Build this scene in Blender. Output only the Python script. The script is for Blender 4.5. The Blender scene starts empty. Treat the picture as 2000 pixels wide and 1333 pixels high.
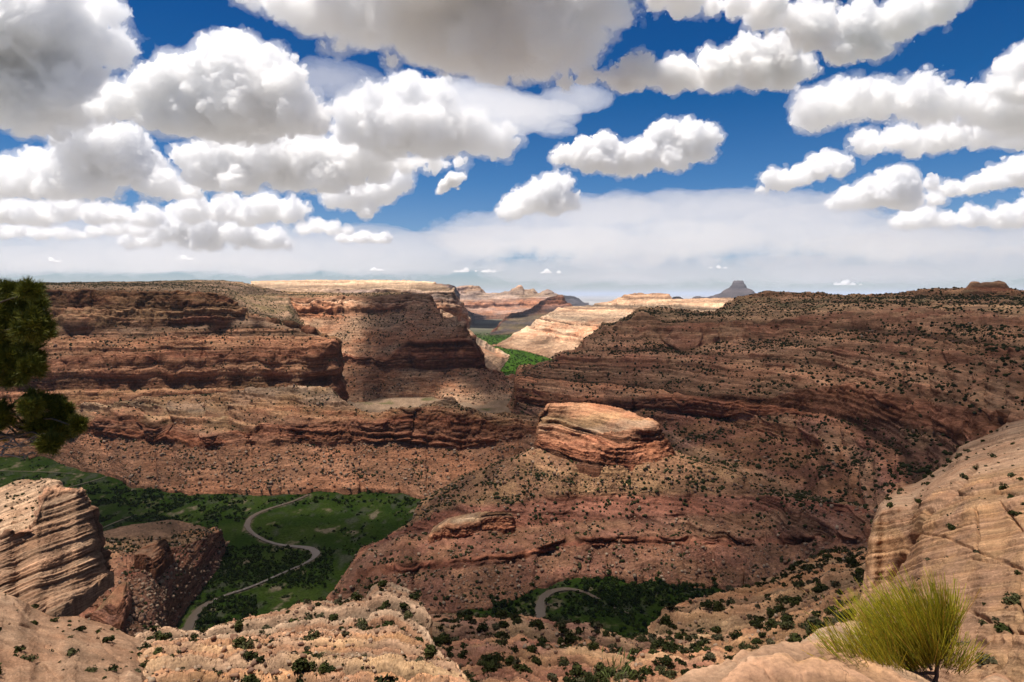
import bpy, math, time, os
import numpy as np
from mathutils import Vector
T0 = time.time()
S = bpy.context.scene
COL = S.collection
R = math.radians

# ------------------------------------------------------------------ camera
FOC = 1333.333          # focal length in reference pixels (24 mm on a 36 mm wide sensor, 2000 px)
CX, HY = 1000.0, 575.0  # principal column and horizon row of the reference frame
cam = bpy.data.cameras.new('camera')
cam_ob = bpy.data.objects.new('camera', cam)
COL.objects.link(cam_ob)
S.camera = cam_ob
cam_ob.location = (0, 0, 0)
cam_ob.rotation_euler = (math.pi / 2, 0, 0)
cam.sensor_width = 36
cam.lens = 24
cam.shift_y = -(666.5 - HY) / 2000
cam.clip_start = 0.05
cam.clip_end = 4e5
cam.dof.use_dof = True
cam.dof.focus_distance = 900
cam.dof.aperture_fstop = 14

# ------------------------------------------------------------------ sky and sun
SUN = np.array([-.24, -.09, .96])
SUN /= np.linalg.norm(SUN)
wd = bpy.data.worlds.new("World")
S.world = wd
wd.use_nodes = True
nt = wd.node_tree
bg = nt.nodes['Background']
sky = nt.nodes.new('ShaderNodeTexSky')
sky.sky_type = 'NISHITA'
sky.sun_disc = False
sky.sun_elevation = math.asin(SUN[2])
sky.sun_rotation = math.atan2(SUN[0], SUN[1])
sky.altitude = 1900
sky.air_density = 1.0
sky.dust_density = 0.6
sky.ozone_density = 2.0
# deep polarised blue overhead, paler grey blue low down: a tint by the height of the view direction
tc = nt.nodes.new('ShaderNodeTexCoord')
sp = nt.nodes.new('ShaderNodeSeparateXYZ')
nt.links.new(tc.outputs['Generated'], sp.inputs[0])
rp = nt.nodes.new('ShaderNodeValToRGB')
el = rp.color_ramp.elements
el[0].position = 0.0
el[0].color = (.50, .51, .57, 1)
el[1].position = 1.0
el[1].color = (.05, .14, .27, 1)
for p_, c_ in ((.05, (.46, .52, .63, 1)), (.16, (.20, .41, .60, 1)), (.27, (.05, .30, .53, 1)), (.42, (.015, .24, .51, 1))):
    e = el.new(p_)
    e.color = c_
nt.links.new(sp.outputs['Z'], rp.inputs[0])
mx = nt.nodes.new('ShaderNodeMix')
mx.data_type = 'RGBA'
mx.blend_type = 'MULTIPLY'
mx.inputs[0].default_value = 1
nt.links.new(sky.outputs[0], mx.inputs[6])
nt.links.new(rp.outputs[0], mx.inputs[7])
nt.links.new(mx.outputs[2], bg.inputs[0])
bg.inputs[1].default_value = .12
sl = bpy.data.lights.new('sun', 'SUN')
sl.energy = 5
sl.angle = R(.5)
sl.color = (1, .94, .86)
so = bpy.data.objects.new('sun', sl)
COL.objects.link(so)
so.rotation_euler = Vector(-SUN).to_track_quat('-Z', 'Y').to_euler()
S.view_settings.view_transform = 'Standard'
S.view_settings.look = 'None'
S.view_settings.exposure = .34
S.view_settings.gamma = 1
S.cycles.max_bounces = 32
S.cycles.volume_bounces = 32
S.cycles.use_adaptive_sampling = True
S.cycles.adaptive_threshold = .015
S.cycles.diffuse_bounces = 3
S.cycles.glossy_bounces = 2
S.cycles.transparent_max_bounces = 16
S.cycles.use_denoising = True

# ------------------------------------------------------------------ numbers
def pix(px, py, Y):
    """a point that stands Y metres out, seen at reference pixel (px, py)"""
    return ((px - CX) / FOC * Y, Y, (HY - py) / FOC * Y)

_rs = np.random.RandomState(7)
_G = _rs.normal(size=(4096, 3)).astype(np.float32)
_G /= np.linalg.norm(_G, axis=1, keepdims=True)

def noise(x, y, z, seed=0):
    x, y, z = (np.asarray(a, np.float32) for a in np.broadcast_arrays(x, y, z))
    xf, yf, zf = np.floor(x), np.floor(y), np.floor(z)
    xi, yi, zi = xf.astype(np.int32), yf.astype(np.int32), zf.astype(np.int32)
    x, y, z = x - xf, y - yf, z - zf
    u = x * x * x * (x * (x * 6 - 15) + 10)
    v = y * y * y * (y * (y * 6 - 15) + 10)
    w = z * z * z * (z * (z * 6 - 15) + 10)

    def g(a, b, c):
        h = (xi + a) * np.int32(73856093) ^ (yi + b) * np.int32(19349663) ^ (zi + c) * np.int32(83492791) ^ np.int32(seed * 1013 + 17)
        h = (h ^ (h >> 13)) * np.int32(1274126177)
        h = (h ^ (h >> 16)) & 4095
        q = _G[h]
        return q[..., 0] * (x - a) + q[..., 1] * (y - b) + q[..., 2] * (z - c)
    with np.errstate(over='ignore'):
        n00 = g(0, 0, 0) * (1 - u) + g(1, 0, 0) * u
        n10 = g(0, 1, 0) * (1 - u) + g(1, 1, 0) * u
        n01 = g(0, 0, 1) * (1 - u) + g(1, 0, 1) * u
        n11 = g(0, 1, 1) * (1 - u) + g(1, 1, 1) * u
    return 1.5 * ((n00 * (1 - v) + n10 * v) * (1 - w) + (n01 * (1 - v) + n11 * v) * w)

def fbm(x, y, z, oc=4, seed=0, gain=.5, mode=0):
    s, a, t = 0, 1.0, 0
    for o in range(oc):
        n = noise(x, y, z, seed + o * 31)
        if mode == 1:
            n = 1 - 2 * np.abs(n)
        elif mode == 2:
            n = 2 * np.abs(n) - .6
        s = s + a * n
        t += a
        a *= gain
        x, y, z = x * 2.03, y * 2.03, z * 2.03
    return s / t

def smooth(a, b, x):
    t = np.clip((x - a) / (b - a), 0, 1)
    return t * t * (3 - 2 * t)

def hash1(i, seed=0):
    with np.errstate(over='ignore'):
        h = i.astype(np.int32) * np.int32(374761393) + np.int32(seed * 668265)
        h = (h ^ (h >> 13)) * np.int32(1274126177)
        h = h ^ (h >> 16)
    return (h & 65535).astype(np.float32) / 65535

def layers(zs, seed, edge=.72):
    """beds of random hardness: value in 0..1, flat inside a bed, quick change at its edge"""
    i = np.floor(zs)
    f = zs - i
    a, b = hash1(i, seed), hash1(i + 1, seed)
    t = smooth(edge, 1, f)
    return a * (1 - t) + b * t

def blocks(x, y, z, b, seed):
    """random offset per joint block, 0..1"""
    w = .35 * noise(x / b * .6, y / b * .6, z / b * .6, seed)
    with np.errstate(over='ignore'):
        h = np.floor(x / b + w).astype(np.int32) * np.int32(73856093) ^ np.floor(y / b * .93 - w).astype(np.int32) * np.int32(19349663) ^ np.floor(z / b * 1.7 + w).astype(np.int32) * np.int32(83492791)
    return hash1(h, seed)

def mesh_np(name, v, faces, mat=None, col=None, smooth_=False, parent=None):
    """faces: (n,3) or (n,4) int array"""
    me = bpy.data.meshes.new(name)
    v = np.asarray(v, np.float32)
    faces = np.asarray(faces, np.int32)
    k = faces.shape[1]
    me.vertices.add(len(v))
    me.vertices.foreach_set('co', v.ravel())
    me.loops.add(len(faces) * k)
    me.loops.foreach_set('vertex_index', faces.ravel())
    me.polygons.add(len(faces))
    me.polygons.foreach_set('loop_start', np.arange(0, len(faces) * k, k, dtype=np.int32))
    if smooth_:
        me.polygons.foreach_set('use_smooth', np.ones(len(faces), bool))
    me.update(calc_edges=True)
    if col is not None:
        at = me.attributes.new('col', 'FLOAT_COLOR', 'POINT')
        c4 = np.ones((len(v), 4), np.float32)
        c4[:, :col.shape[1]] = col
        at.data.foreach_set('color', c4.ravel())
    if mat:
        me.materials.append(mat)
    o = bpy.data.objects.new(name, me)
    COL.objects.link(o)
    if parent:
        o.parent = parent
    return o

def tag(o, label=None, cat=None, group=None, kind=None):
    if label:
        o['label'] = label
    if cat:
        o['category'] = cat
    if group:
        o['group'] = group
    if kind:
        o['kind'] = kind
    return o

# ------------------------------------------------------------------ materials
def rock_mat(name, sc, strata=1.0, bump=1.0, dip=(0, 0)):
    """sandstone: the bed colours come with the mesh, grain, thin beds and pitting from noise in metres"""
    m = bpy.data.materials.new(name)
    m.use_nodes = True
    t = m.node_tree
    n, L = t.nodes, t.links
    b = n['Principled BSDF']
    b.inputs['Roughness'].default_value = .95
    b.inputs['Specular IOR Level'].default_value = .08
    at = n.new('ShaderNodeAttribute')
    at.attribute_name = 'col'
    g = n.new('ShaderNodeNewGeometry')
    dv = n.new('ShaderNodeVectorMath')
    dv.operation = 'DOT_PRODUCT'
    dv.inputs[1].default_value = (dip[0], dip[1], 1)
    L.new(g.outputs['Position'], dv.inputs[0])
    sx_ = n.new('ShaderNodeSeparateXYZ')
    L.new(g.outputs['Position'], sx_.inputs[0])
    bed = n.new('ShaderNodeCombineXYZ')
    L.new(sx_.outputs[0], bed.inputs[0])
    L.new(sx_.outputs[1], bed.inputs[1])
    L.new(dv.outputs['Value'], bed.inputs[2])
    # fine beds
    mp = n.new('ShaderNodeMapping')
    mp.inputs['Scale'].default_value = (.02 / sc, .02 / sc, .45 / sc)
    L.new(bed.outputs[0], mp.inputs[0])
    n1 = n.new('ShaderNodeTexNoise')
    n1.inputs['Scale'].default_value = 1
    n1.inputs['Detail'].default_value = 5
    n1.inputs['Roughness'].default_value = .65
    L.new(mp.outputs[0], n1.inputs[0])
    mp2 = n.new('ShaderNodeMapping')
    mp2.inputs['Scale'].default_value = (.012 / sc, .012 / sc, .11 / sc)
    L.new(bed.outputs[0], mp2.inputs[0])
    n3 = n.new('ShaderNodeTexNoise')
    n3.inputs['Scale'].default_value = 1
    n3.inputs['Detail'].default_value = 6
    n3.inputs['Roughness'].default_value = .7
    L.new(mp2.outputs[0], n3.inputs[0])
    # grain and rubble
    n2 = n.new('ShaderNodeTexNoise')
    n2.inputs['Scale'].default_value = .28 / sc
    n2.inputs['Detail'].default_value = 6
    n2.inputs['Roughness'].default_value = .7
    L.new(g.outputs['Position'], n2.inputs[0])
    vo = n.new('ShaderNodeTexVoronoi')
    vo.inputs['Scale'].default_value = .22 / sc
    vo.inputs['Randomness'].default_value = 1
    L.new(g.outputs['Position'], vo.inputs[0])
    r1 = n.new('ShaderNodeMapRange')
    r1.inputs[1].default_value = .3
    r1.inputs[2].default_value = .7
    r1.inputs[3].default_value = 1 - .42 * strata
    r1.inputs[4].default_value = 1 + .34 * strata
    L.new(n1.outputs[0], r1.inputs[0])
    r2 = n.new('ShaderNodeMapRange')
    r2.inputs[1].default_value = .3
    r2.inputs[2].default_value = .72
    r2.inputs[3].default_value = .66
    r2.inputs[4].default_value = 1.34
    L.new(n2.outputs[0], r2.inputs[0])
    mu = n.new('ShaderNodeMath')
    mu.operation = 'MULTIPLY'
    L.new(r1.outputs[0], mu.inputs[0])
    L.new(r2.outputs[0], mu.inputs[1])
    vm = n.new('ShaderNodeVectorMath')
    vm.operation = 'SCALE'
    L.new(at.outputs['Color'], vm.inputs[0])
    r3 = n.new('ShaderNodeMapRange')
    r3.inputs[1].default_value = .32
    r3.inputs[2].default_value = .68
    r3.inputs[3].default_value = 1 - .45 * strata
    r3.inputs[4].default_value = 1 + .38 * strata
    L.new(n3.outputs[0], r3.inputs[0])
    mu2 = n.new('ShaderNodeMath')
    mu2.operation = 'MULTIPLY'
    L.new(mu.outputs[0], mu2.inputs[0])
    L.new(r3.outputs[0], mu2.inputs[1])
    L.new(mu2.outputs[0], vm.inputs['Scale'])
    L.new(vm.outputs[0], b.inputs['Base Color'])
    ad = n.new('ShaderNodeMath')
    ad.operation = 'MULTIPLY_ADD'
    ad.inputs[1].default_value = strata
    L.new(n1.outputs[0], ad.inputs[0])
    L.new(n2.outputs[0], ad.inputs[2])
    ad2 = n.new('ShaderNodeMath')
    ad2.operation = 'MULTIPLY_ADD'
    ad2.inputs[1].default_value = -.35
    L.new(vo.outputs['Distance'], ad2.inputs[0])
    L.new(ad.outputs[0], ad2.inputs[2])
    bp = n.new('ShaderNodeBump')
    bp.inputs['Strength'].default_value = .9 * bump
    bp.inputs['Distance'].default_value = 3.2 * sc
    L.new(ad2.outputs[0], bp.inputs['Height'])
    L.new(bp.outputs[0], b.inputs['Normal'])
    return m

def col_mat(name, rough=.9, spec=.1, noise_scale=None, amp=.35, sub=0):
    m = bpy.data.materials.new(name)
    m.use_nodes = True
    t = m.node_tree
    n, L = t.nodes, t.links
    b = n['Principled BSDF']
    b.inputs['Roughness'].default_value = rough
    b.inputs['Specular IOR Level'].default_value = spec
    at = n.new('ShaderNodeAttribute')
    at.attribute_name = 'col'
    if noise_scale:
        g = n.new('ShaderNodeNewGeometry')
        n2 = n.new('ShaderNodeTexNoise')
        n2.inputs['Scale'].default_value = noise_scale
        n2.inputs['Detail'].default_value = 5
        L.new(g.outputs['Position'], n2.inputs[0])
        r2 = n.new('ShaderNodeMapRange')
        r2.inputs[1].default_value = .3
        r2.inputs[2].default_value = .7
        r2.inputs[3].default_value = 1 - amp
        r2.inputs[4].default_value = 1 + amp
        L.new(n2.outputs[0], r2.inputs[0])
        vm = n.new('ShaderNodeVectorMath')
        vm.operation = 'SCALE'
        L.new(at.outputs['Color'], vm.inputs[0])
        L.new(r2.outputs[0], vm.inputs['Scale'])
        L.new(vm.outputs[0], b.inputs['Base Color'])
    else:
        L.new(at.outputs['Color'], b.inputs['Base Color'])
    return m

# ------------------------------------------------------------------ terrain sheets
# A landform is a lattice: guide lines run left to right (foot, ledge, rim, back), each point given as
# sight line + distance, i.e. a surveyed point in the world; beds, buttresses, gullies and rubble are then
# carved into it in metres.
PAL = dict(
    pale=(0.363, 0.219, 0.134), sand=(0.373, 0.206, 0.104), pink=(0.373, 0.166, 0.088), tan=(0.347, 0.176, 0.094),
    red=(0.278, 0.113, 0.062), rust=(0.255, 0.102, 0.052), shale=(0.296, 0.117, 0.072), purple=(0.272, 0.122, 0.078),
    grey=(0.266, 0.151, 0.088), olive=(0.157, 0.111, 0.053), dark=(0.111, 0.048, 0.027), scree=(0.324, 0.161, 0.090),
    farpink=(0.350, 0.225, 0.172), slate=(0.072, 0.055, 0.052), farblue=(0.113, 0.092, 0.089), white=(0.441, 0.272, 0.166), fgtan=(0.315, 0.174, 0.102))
TYPES = dict(  # buttress, ledge, gully, rubble
    cliff=(1.0, .9, .1, .3), ledgy=(.25, 1.35, .3, .6), talus=(.05, .16, .7, 1.0), benchtalus=(.05, 1.0, .3, .8), flat=(.0, .12, .15, .6),
    slab=(.0, .42, .0, .4), swirl=(.06, .5, .05, .15), slabface=(.25, .6, .0, .4), rubble=(.0, 1.15, .0, .45), hid=(.1, .3, .1, .3), dome=(.08, 1.5, .05, .15), shale=(.05, .6, .45, .6), shalecliff=(.25, 1.2, .2, .4))
VEG = dict(right_canyon_wall=8, left_canyon_wall=8, central_spur=9, lower_bench=11, promontory=9, rim_slope=9, right_slope=9, lower_terrace=9, left_slab=5, right_slab=4.5, block_cliff=8, river_mound=6)
RUB = dict(rim_slope=9, right_slope=6.0, lower_terrace=6.0, left_slab=1.0, right_slab=.6, river_mound=2.2, central_spur=2.6, lower_bench=2.6)
SCRUB = []   # (points, normals, sizes, tint) collected from every sheet for the plants
ROCKS = []

def guide(spec, xs):
    a = np.array([[float(q) for q in p.split(',')] for p in spec.split()])
    a = a[np.argsort(a[:, 0], kind='stable')]
    return np.interp(xs, a[:, 0], a[:, 1]), np.interp(xs, a[:, 0], a[:, 2])

def gsm(a, s):
    k = np.arange(-int(3 * s) - 1, int(3 * s) + 2)
    w = np.exp(-.5 * (k / s) ** 2)
    w /= w.sum()
    return np.convolve(np.pad(a, len(k) // 2, mode='edge'), w, 'valid')

def sheet(name, x0, x1, sc, guides, bands, mat, step=1.9, dip=(0, 0), seed=0, jit=1.0, yj=1.0, sm=2.0, thick=1.0, rowk=1.0,
          amp=1.0, block=1.0, crack=.0, bigk=1.0, spur=.0, warp=1.0, grooves=()):
    """guides: n lines; bands: n-1 tuples (type, colour a, colour b, plants per 1000 m2 at scale 1, rocks)"""
    xs = np.arange(x0, x1 + step, step)
    nx = len(xs)
    gp = []
    for k, gd in enumerate(guides):
        py, Y = guide(gd, xs)
        py, Y = gsm(py, sm), gsm(Y, sm)
        if jit:
            py = py + jit * 1.6 * fbm(xs / 38, np.full(nx, k * 3.7), np.full(nx, seed * 1.3), 3, 3, .5)
        if yj:
            Y = Y + yj * 30 * sc * fbm(xs / 55, np.full(nx, k * 2.1 + 40), np.full(nx, seed * 1.7), 2, 9, .5)
        gp.append(np.stack(pix(xs, py, Y), -1))
    rows, bi, bt = [], [], []
    for k, bd in enumerate(bands):
        a, b = gp[k], gp[k + 1]
        sa, sb = a / a[:, 1:2] * FOC / 1.95, b / b[:, 1:2] * FOC / 1.95
        d = np.percentile(np.hypot(sa[:, 0] - sb[:, 0], sa[:, 2] - sb[:, 2]), 85)
        n = 6 if bd[0] == 'hid' else int(np.clip(d * 1.15 * rowk, 5, 260))
        for q in range(n):
            t = q / n
            rows.append(a * (1 - t) + b * t)
            bi.append(k)
            bt.append(t)
    rows.append(gp[-1])
    bi.append(len(bands) - 1)
    bt.append(1.0)
    Pn = np.stack(rows, 1)          # nx, ny, 3
    ny = Pn.shape[1]
    bi = np.array(bi)
    # soften breaks very slightly along the profile
    Q = Pn.copy()
    Q[:, 1:-1] = .25 * Pn[:, :-2] + .5 * Pn[:, 1:-1] + .25 * Pn[:, 2:]
    Pn = Q
    dx = np.gradient(Pn, axis=0)
    dy = np.gradient(Pn, axis=1)
    N = np.cross(dx, dy)
    N /= np.linalg.norm(N, axis=2, keepdims=True) + 1e-9
    for _ in range(2):
        N[1:-1] = (N[:-2] + N[1:-1] * 2 + N[2:]) / 4
        N[:, 1:-1] = (N[:, :-2] + N[:, 1:-1] * 2 + N[:, 2:]) / 4
    N /= np.linalg.norm(N, axis=2, keepdims=True) + 1e-9
    par = np.array([TYPES[b[0]] for b in bands], np.float32)[bi]
    kk = 2
    pp = np.pad(par, ((kk, kk), (0, 0)), mode='edge')
    par = sum(pp[i:i + ny] for i in range(2 * kk + 1)) / (2 * kk + 1)
    B, Lg, Gu, Ru = (par[None, :, i] for i in range(4))
    x, y, z = (Pn[..., i].astype(np.float32) for i in range(3))
    s = float(sc)
    u = 1 / s
    big = fbm(x * u / 170, y * u / 170, z * u / 260, 4, seed + 1, .5)
    butt = fbm(x * u / 46, y * u / 46, z * u / 190, 4, seed + 2, .55, 1)
    zs = z + dip[0] * x + dip[1] * y + warp * s * 9 * fbm(x * u / 210, y * u / 210, z * u / 400, 3, seed + 3)
    lat = smooth(-.35, .35, fbm(x * u / 120, y * u / 120, z * u / 40, 3, seed + 4))
    l1 = layers(zs * u / (17 * thick), seed + 11)
    l2 = layers(zs * u / (5.2 * thick) + 3.3, seed + 12)
    l3 = layers(zs * u / (2.0 * thick) + 7.7, seed + 13, .6)
    led = (l1 - .5) * 9 + (l2 - .5) * 8.0 * (.55 + .45 * lat) + (l3 - .5) * 2.8 * (.4 + .6 * lat)
    gul = fbm(x * u / 60 + big, y * u / 60, z * u / 330, 4, seed + 5, .5, 1)
    rub = fbm(x * u / 9, y * u / 9, z * u / 9, 5, seed + 6, .65)
    bx, by = x * .8 + y * .6, y * .8 - x * .6
    b1 = blocks(bx * u, by * u, zs * u, 15.0, seed + 31) - .5
    b2 = blocks(bx * u, by * u, zs * u, 5.5, seed + 32) - .5
    b3 = blocks(bx * u, by * u, zs * u, 2.6, seed + 33) - .5
    bz_ = np.clip(.35 * Lg + .5 * B, 0, 1.1) * block
    blk = bz_ * (b1 * 6 * lat + b2 * 3.6) + np.minimum(bz_ + .5 * Ru * block, .8) * b3 * 1.6
    cr_ = 0
    if crack:
        cn = np.abs(fbm(x * u / 34, y * u / 34, z * u / 34, 4, seed + 41, .5))
        cn2 = np.abs(fbm(x * u / 90, y * u / 20, z * u / 20, 4, seed + 42, .55))
        cr_ = -crack * ((1 - smooth(0, .028, cn)) * 4.5 + (1 - smooth(0, .022, cn2)) * 3.0)
    g2 = fbm(x * u / 250, y * u / 250, z * u / 900, 3, seed + 51, .5, 1)
    slope_ = smooth(.25, .7, np.hypot(N[..., 0], N[..., 1]))
    joint = fbm(x * u / 24, y * u / 24, z * u / 400, 3, seed + 52, .5, 1)
    sxp, syp = CX + x / y * FOC, HY - z / y * FOC
    for (line, wpx, dep) in grooves:
        dmin = np.full(x.shape, 1e6, np.float32)
        wob = 3.0 * fbm(sxp / 16, syp / 16, 0 * sxp + dep, 3, seed + 61)
        for (p, q) in zip(line[:-1], line[1:]):
            vx, vy = q[0] - p[0], q[1] - p[1]
            t_ = np.clip(((sxp - p[0]) * vx + (syp - p[1]) * vy) / (vx * vx + vy * vy), 0, 1)
            dmin = np.minimum(dmin, np.hypot(sxp - p[0] - t_ * vx, syp - p[1] - t_ * vy))
        cr_ = cr_ - (1 - smooth(.2 * wpx, wpx, dmin + np.abs(wob) * .5)) * dep / s
    disp = (blk + cr_ + spur * slope_ * (g2 - .1) * 24 + B * (joint - .3) * 4.0 * np.clip(B, 0, 1) + B * (butt - .25) * 12 + Lg * led + Gu * (gul - .2) * 5 + Ru * rub * 3.4 + big * 6 * bigk) * s * amp
    Pn = Pn + N * disp[..., None]
    Pn[:, 0, 2] -= 26 * s      # the foot runs down into the ground
    # ---- rock colour, then shading contrast by tilt
    A1 = np.array([PAL[b[1]] for b in bands], np.float32)[bi]
    A2 = np.array([PAL[b[2]] for b in bands], np.float32)[bi]
    for A in (A1, A2):
        pp = np.pad(A, ((3, 3), (0, 0)), mode='edge')
        A[:] = sum(pp[i:i + ny] for i in range(7)) / 7
    mixn = smooth(-.3, .3, fbm(x * u / 75, y * u / 75, z * u / 28, 5, seed + 7, .6))
    C = A1[None] * (1 - mixn[..., None]) + A2[None] * mixn[..., None]
    lw = np.clip(Lg, 0, 1)
    tint = 1 + lw * ((l1 - .5) * .6 + (l2 - .5) * .95 + (l3 - .5) * .6) + bz_ * (.35 * b2 + .3 * b3)
    tint = np.clip(tint * (1 + .35 * fbm(x * u / 26, y * u / 26, z * u / 9, 4, seed + 44, .6)), .35, 1.7)
    hue = lw * (layers(zs * u / (8.5 * thick), seed + 21) - .5)
    C = C * tint[..., None] * np.stack([1 + .12 * hue, 1 - .10 * hue, 1 - .22 * hue], -1)
    # desert varnish: dark streaks running down the steep faces
    hz = np.hypot(N[..., 0], N[..., 1])
    streak = smooth(.05, .5, fbm(x * u / 13, y * u / 13, z * u / 130, 4, seed + 8, .6)) * smooth(.72, .95, hz) * np.clip(B, 0, 1)
    patch = smooth(.05, .45, fbm(x * u / 85, y * u / 85, z * u / 60, 3, seed + 9)) * smooth(.7, .93, hz) * np.clip(B + .2, 0, 1)
    vr = np.clip(.75 * streak + .7 * patch, 0, .88)[..., None]
    C = C * (1 - vr) + C * vr * np.array([.52, .42, .42])
    spk = 1 + Ru * .85 * fbm(x * u / 3.2, y * u / 3.2, z * u / 3.2, 3, seed + 10, .8)
    C = np.clip(C * spk[..., None], .01, .8)
    # shading contrast painted in: upward ledge tops paler, steep faces darker and redder
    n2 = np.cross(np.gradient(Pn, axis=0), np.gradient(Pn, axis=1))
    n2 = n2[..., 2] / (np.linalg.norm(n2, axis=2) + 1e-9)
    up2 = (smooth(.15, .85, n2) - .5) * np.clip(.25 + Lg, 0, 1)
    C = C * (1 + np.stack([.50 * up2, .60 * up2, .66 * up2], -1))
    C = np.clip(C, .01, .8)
    idx = np.arange(nx * ny).reshape(nx, ny)
    f = np.stack([idx[:-1, :-1], idx[1:, :-1], idx[1:, 1:], idx[:-1, 1:]], -1).reshape(-1, 4)
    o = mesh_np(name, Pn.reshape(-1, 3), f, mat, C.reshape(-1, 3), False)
    tag(o, kind='structure')
    # ---- seed plants and loose rocks
    rs = np.random.RandomState(seed + 500)
    e1 = Pn[1:, :-1] - Pn[:-1, :-1]
    e2 = Pn[:-1, 1:] - Pn[:-1, :-1]
    cr = np.cross(e1, e2)
    ar = np.linalg.norm(cr, axis=2)
    up = cr[..., 2] / (ar + 1e-9)
    cen = (Pn[:-1, :-1] + Pn[1:, 1:]) / 2
    clump = 1.5 * smooth(-.25, .5, fbm(cen[..., 0] * u / 55, cen[..., 1] * u / 55, cen[..., 2] * u / 22, 5, seed + 15, .7)) ** 1.6 + .10
    for slot, store in ((3, SCRUB), (4, ROCKS)):
        dn = np.array([b[slot] if len(b) > slot else 0 for b in bands], np.float32)[bi][None, :-1]
        lam = ar / (s * s) / 1000 * dn * smooth(.12, .5, up) * (VEG.get(name, 3.0) if slot == 3 else RUB.get(name, 1.6))
        lam = lam * (clump if slot == 3 else (.4 + clump))
        lam = np.minimum(lam, .8)
        I = np.nonzero(rs.rand(*lam.shape) < lam)
        if len(I[0]):
            j = rs.rand(len(I[0]), 2)
            p = Pn[:-1, :-1][I] + e1[I] * j[:, :1] + e2[I] * j[:, 1:]
            store.append((name, s, p, cr[I] / (ar[I][:, None] + 1e-9)))
    print('%-22s %4d x %4d  %.1fs' % (name, nx, ny, time.time() - T0))
    return o
# ------------------------------------------------------------------ the landforms
M_far = rock_mat('far_rock', 5.0, 1.0, .8)
M_mid = rock_mat('canyon_rock', 1.0, 1.0, 1.0)
M_blk = rock_mat('block_rock', .28, .9, .9)
M_swirl = rock_mat('block_cliff_rock', .28, .9, .9, (-.55, .12))
M_near = rock_mat('near_rock', .12, .8, 1.0)
M_slab = rock_mat('slab_rock', .06, .6, .8, (-.10, .50))
M_slab_left = rock_mat('left_slab_rock', .06, .5, .8, (.2, .42))
M_fg = rock_mat('rim_rock', .012, .25, .7)

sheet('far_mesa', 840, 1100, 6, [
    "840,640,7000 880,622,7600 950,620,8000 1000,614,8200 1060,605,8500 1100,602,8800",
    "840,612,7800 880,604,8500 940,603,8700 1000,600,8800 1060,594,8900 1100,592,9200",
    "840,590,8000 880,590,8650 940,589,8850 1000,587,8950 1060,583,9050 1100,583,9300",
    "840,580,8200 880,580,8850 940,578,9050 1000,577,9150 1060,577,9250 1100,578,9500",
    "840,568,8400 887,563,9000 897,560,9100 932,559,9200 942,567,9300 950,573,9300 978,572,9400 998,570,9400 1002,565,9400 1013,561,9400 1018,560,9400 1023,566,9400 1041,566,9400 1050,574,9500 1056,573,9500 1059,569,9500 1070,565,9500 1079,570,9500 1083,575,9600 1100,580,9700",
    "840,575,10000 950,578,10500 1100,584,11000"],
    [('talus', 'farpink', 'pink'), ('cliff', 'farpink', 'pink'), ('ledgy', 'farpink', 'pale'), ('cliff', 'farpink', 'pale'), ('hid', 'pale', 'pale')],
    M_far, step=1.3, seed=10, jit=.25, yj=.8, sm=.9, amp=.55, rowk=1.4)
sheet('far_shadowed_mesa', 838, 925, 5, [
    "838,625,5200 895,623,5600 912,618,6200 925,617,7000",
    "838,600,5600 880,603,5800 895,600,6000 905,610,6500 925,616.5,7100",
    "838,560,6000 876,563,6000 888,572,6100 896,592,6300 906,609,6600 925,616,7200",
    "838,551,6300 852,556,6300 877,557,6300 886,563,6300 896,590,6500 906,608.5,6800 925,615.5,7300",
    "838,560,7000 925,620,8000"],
    [('talus', 'farblue', 'grey'), ('cliff', 'farblue', 'farblue'), ('cliff', 'farblue', 'grey'), ('hid', 'grey', 'grey')],  # shade on this wall is painted in as darker blue-grey
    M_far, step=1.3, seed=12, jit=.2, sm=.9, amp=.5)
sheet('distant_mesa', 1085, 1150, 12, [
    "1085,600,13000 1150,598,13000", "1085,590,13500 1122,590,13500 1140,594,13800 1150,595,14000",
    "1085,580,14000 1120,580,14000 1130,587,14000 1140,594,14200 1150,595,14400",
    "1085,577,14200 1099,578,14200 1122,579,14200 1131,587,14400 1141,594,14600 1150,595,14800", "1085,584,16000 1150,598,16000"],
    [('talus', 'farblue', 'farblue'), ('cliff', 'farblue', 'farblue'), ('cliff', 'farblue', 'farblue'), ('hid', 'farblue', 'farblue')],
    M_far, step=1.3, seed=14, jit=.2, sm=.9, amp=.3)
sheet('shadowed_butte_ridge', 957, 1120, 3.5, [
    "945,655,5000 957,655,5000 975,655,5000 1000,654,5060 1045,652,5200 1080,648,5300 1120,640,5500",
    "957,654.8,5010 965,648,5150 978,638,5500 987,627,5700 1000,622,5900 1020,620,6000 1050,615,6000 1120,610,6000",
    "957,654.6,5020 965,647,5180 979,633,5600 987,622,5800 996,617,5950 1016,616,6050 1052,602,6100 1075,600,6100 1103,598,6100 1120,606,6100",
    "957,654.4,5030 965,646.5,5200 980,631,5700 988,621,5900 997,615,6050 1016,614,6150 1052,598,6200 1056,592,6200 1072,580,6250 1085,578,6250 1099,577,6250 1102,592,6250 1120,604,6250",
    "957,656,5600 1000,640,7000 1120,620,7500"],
    [('talus', 'olive', 'slate', .0), ('ledgy', 'dark', 'slate'), ('cliff', 'dark', 'rust'), ('hid', 'grey', 'grey')],  # dark rock colours carry the ridge's cloud shade
    M_far, step=1.3, seed=16, jit=.25, sm=.9, amp=.6, rowk=1.4)
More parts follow.
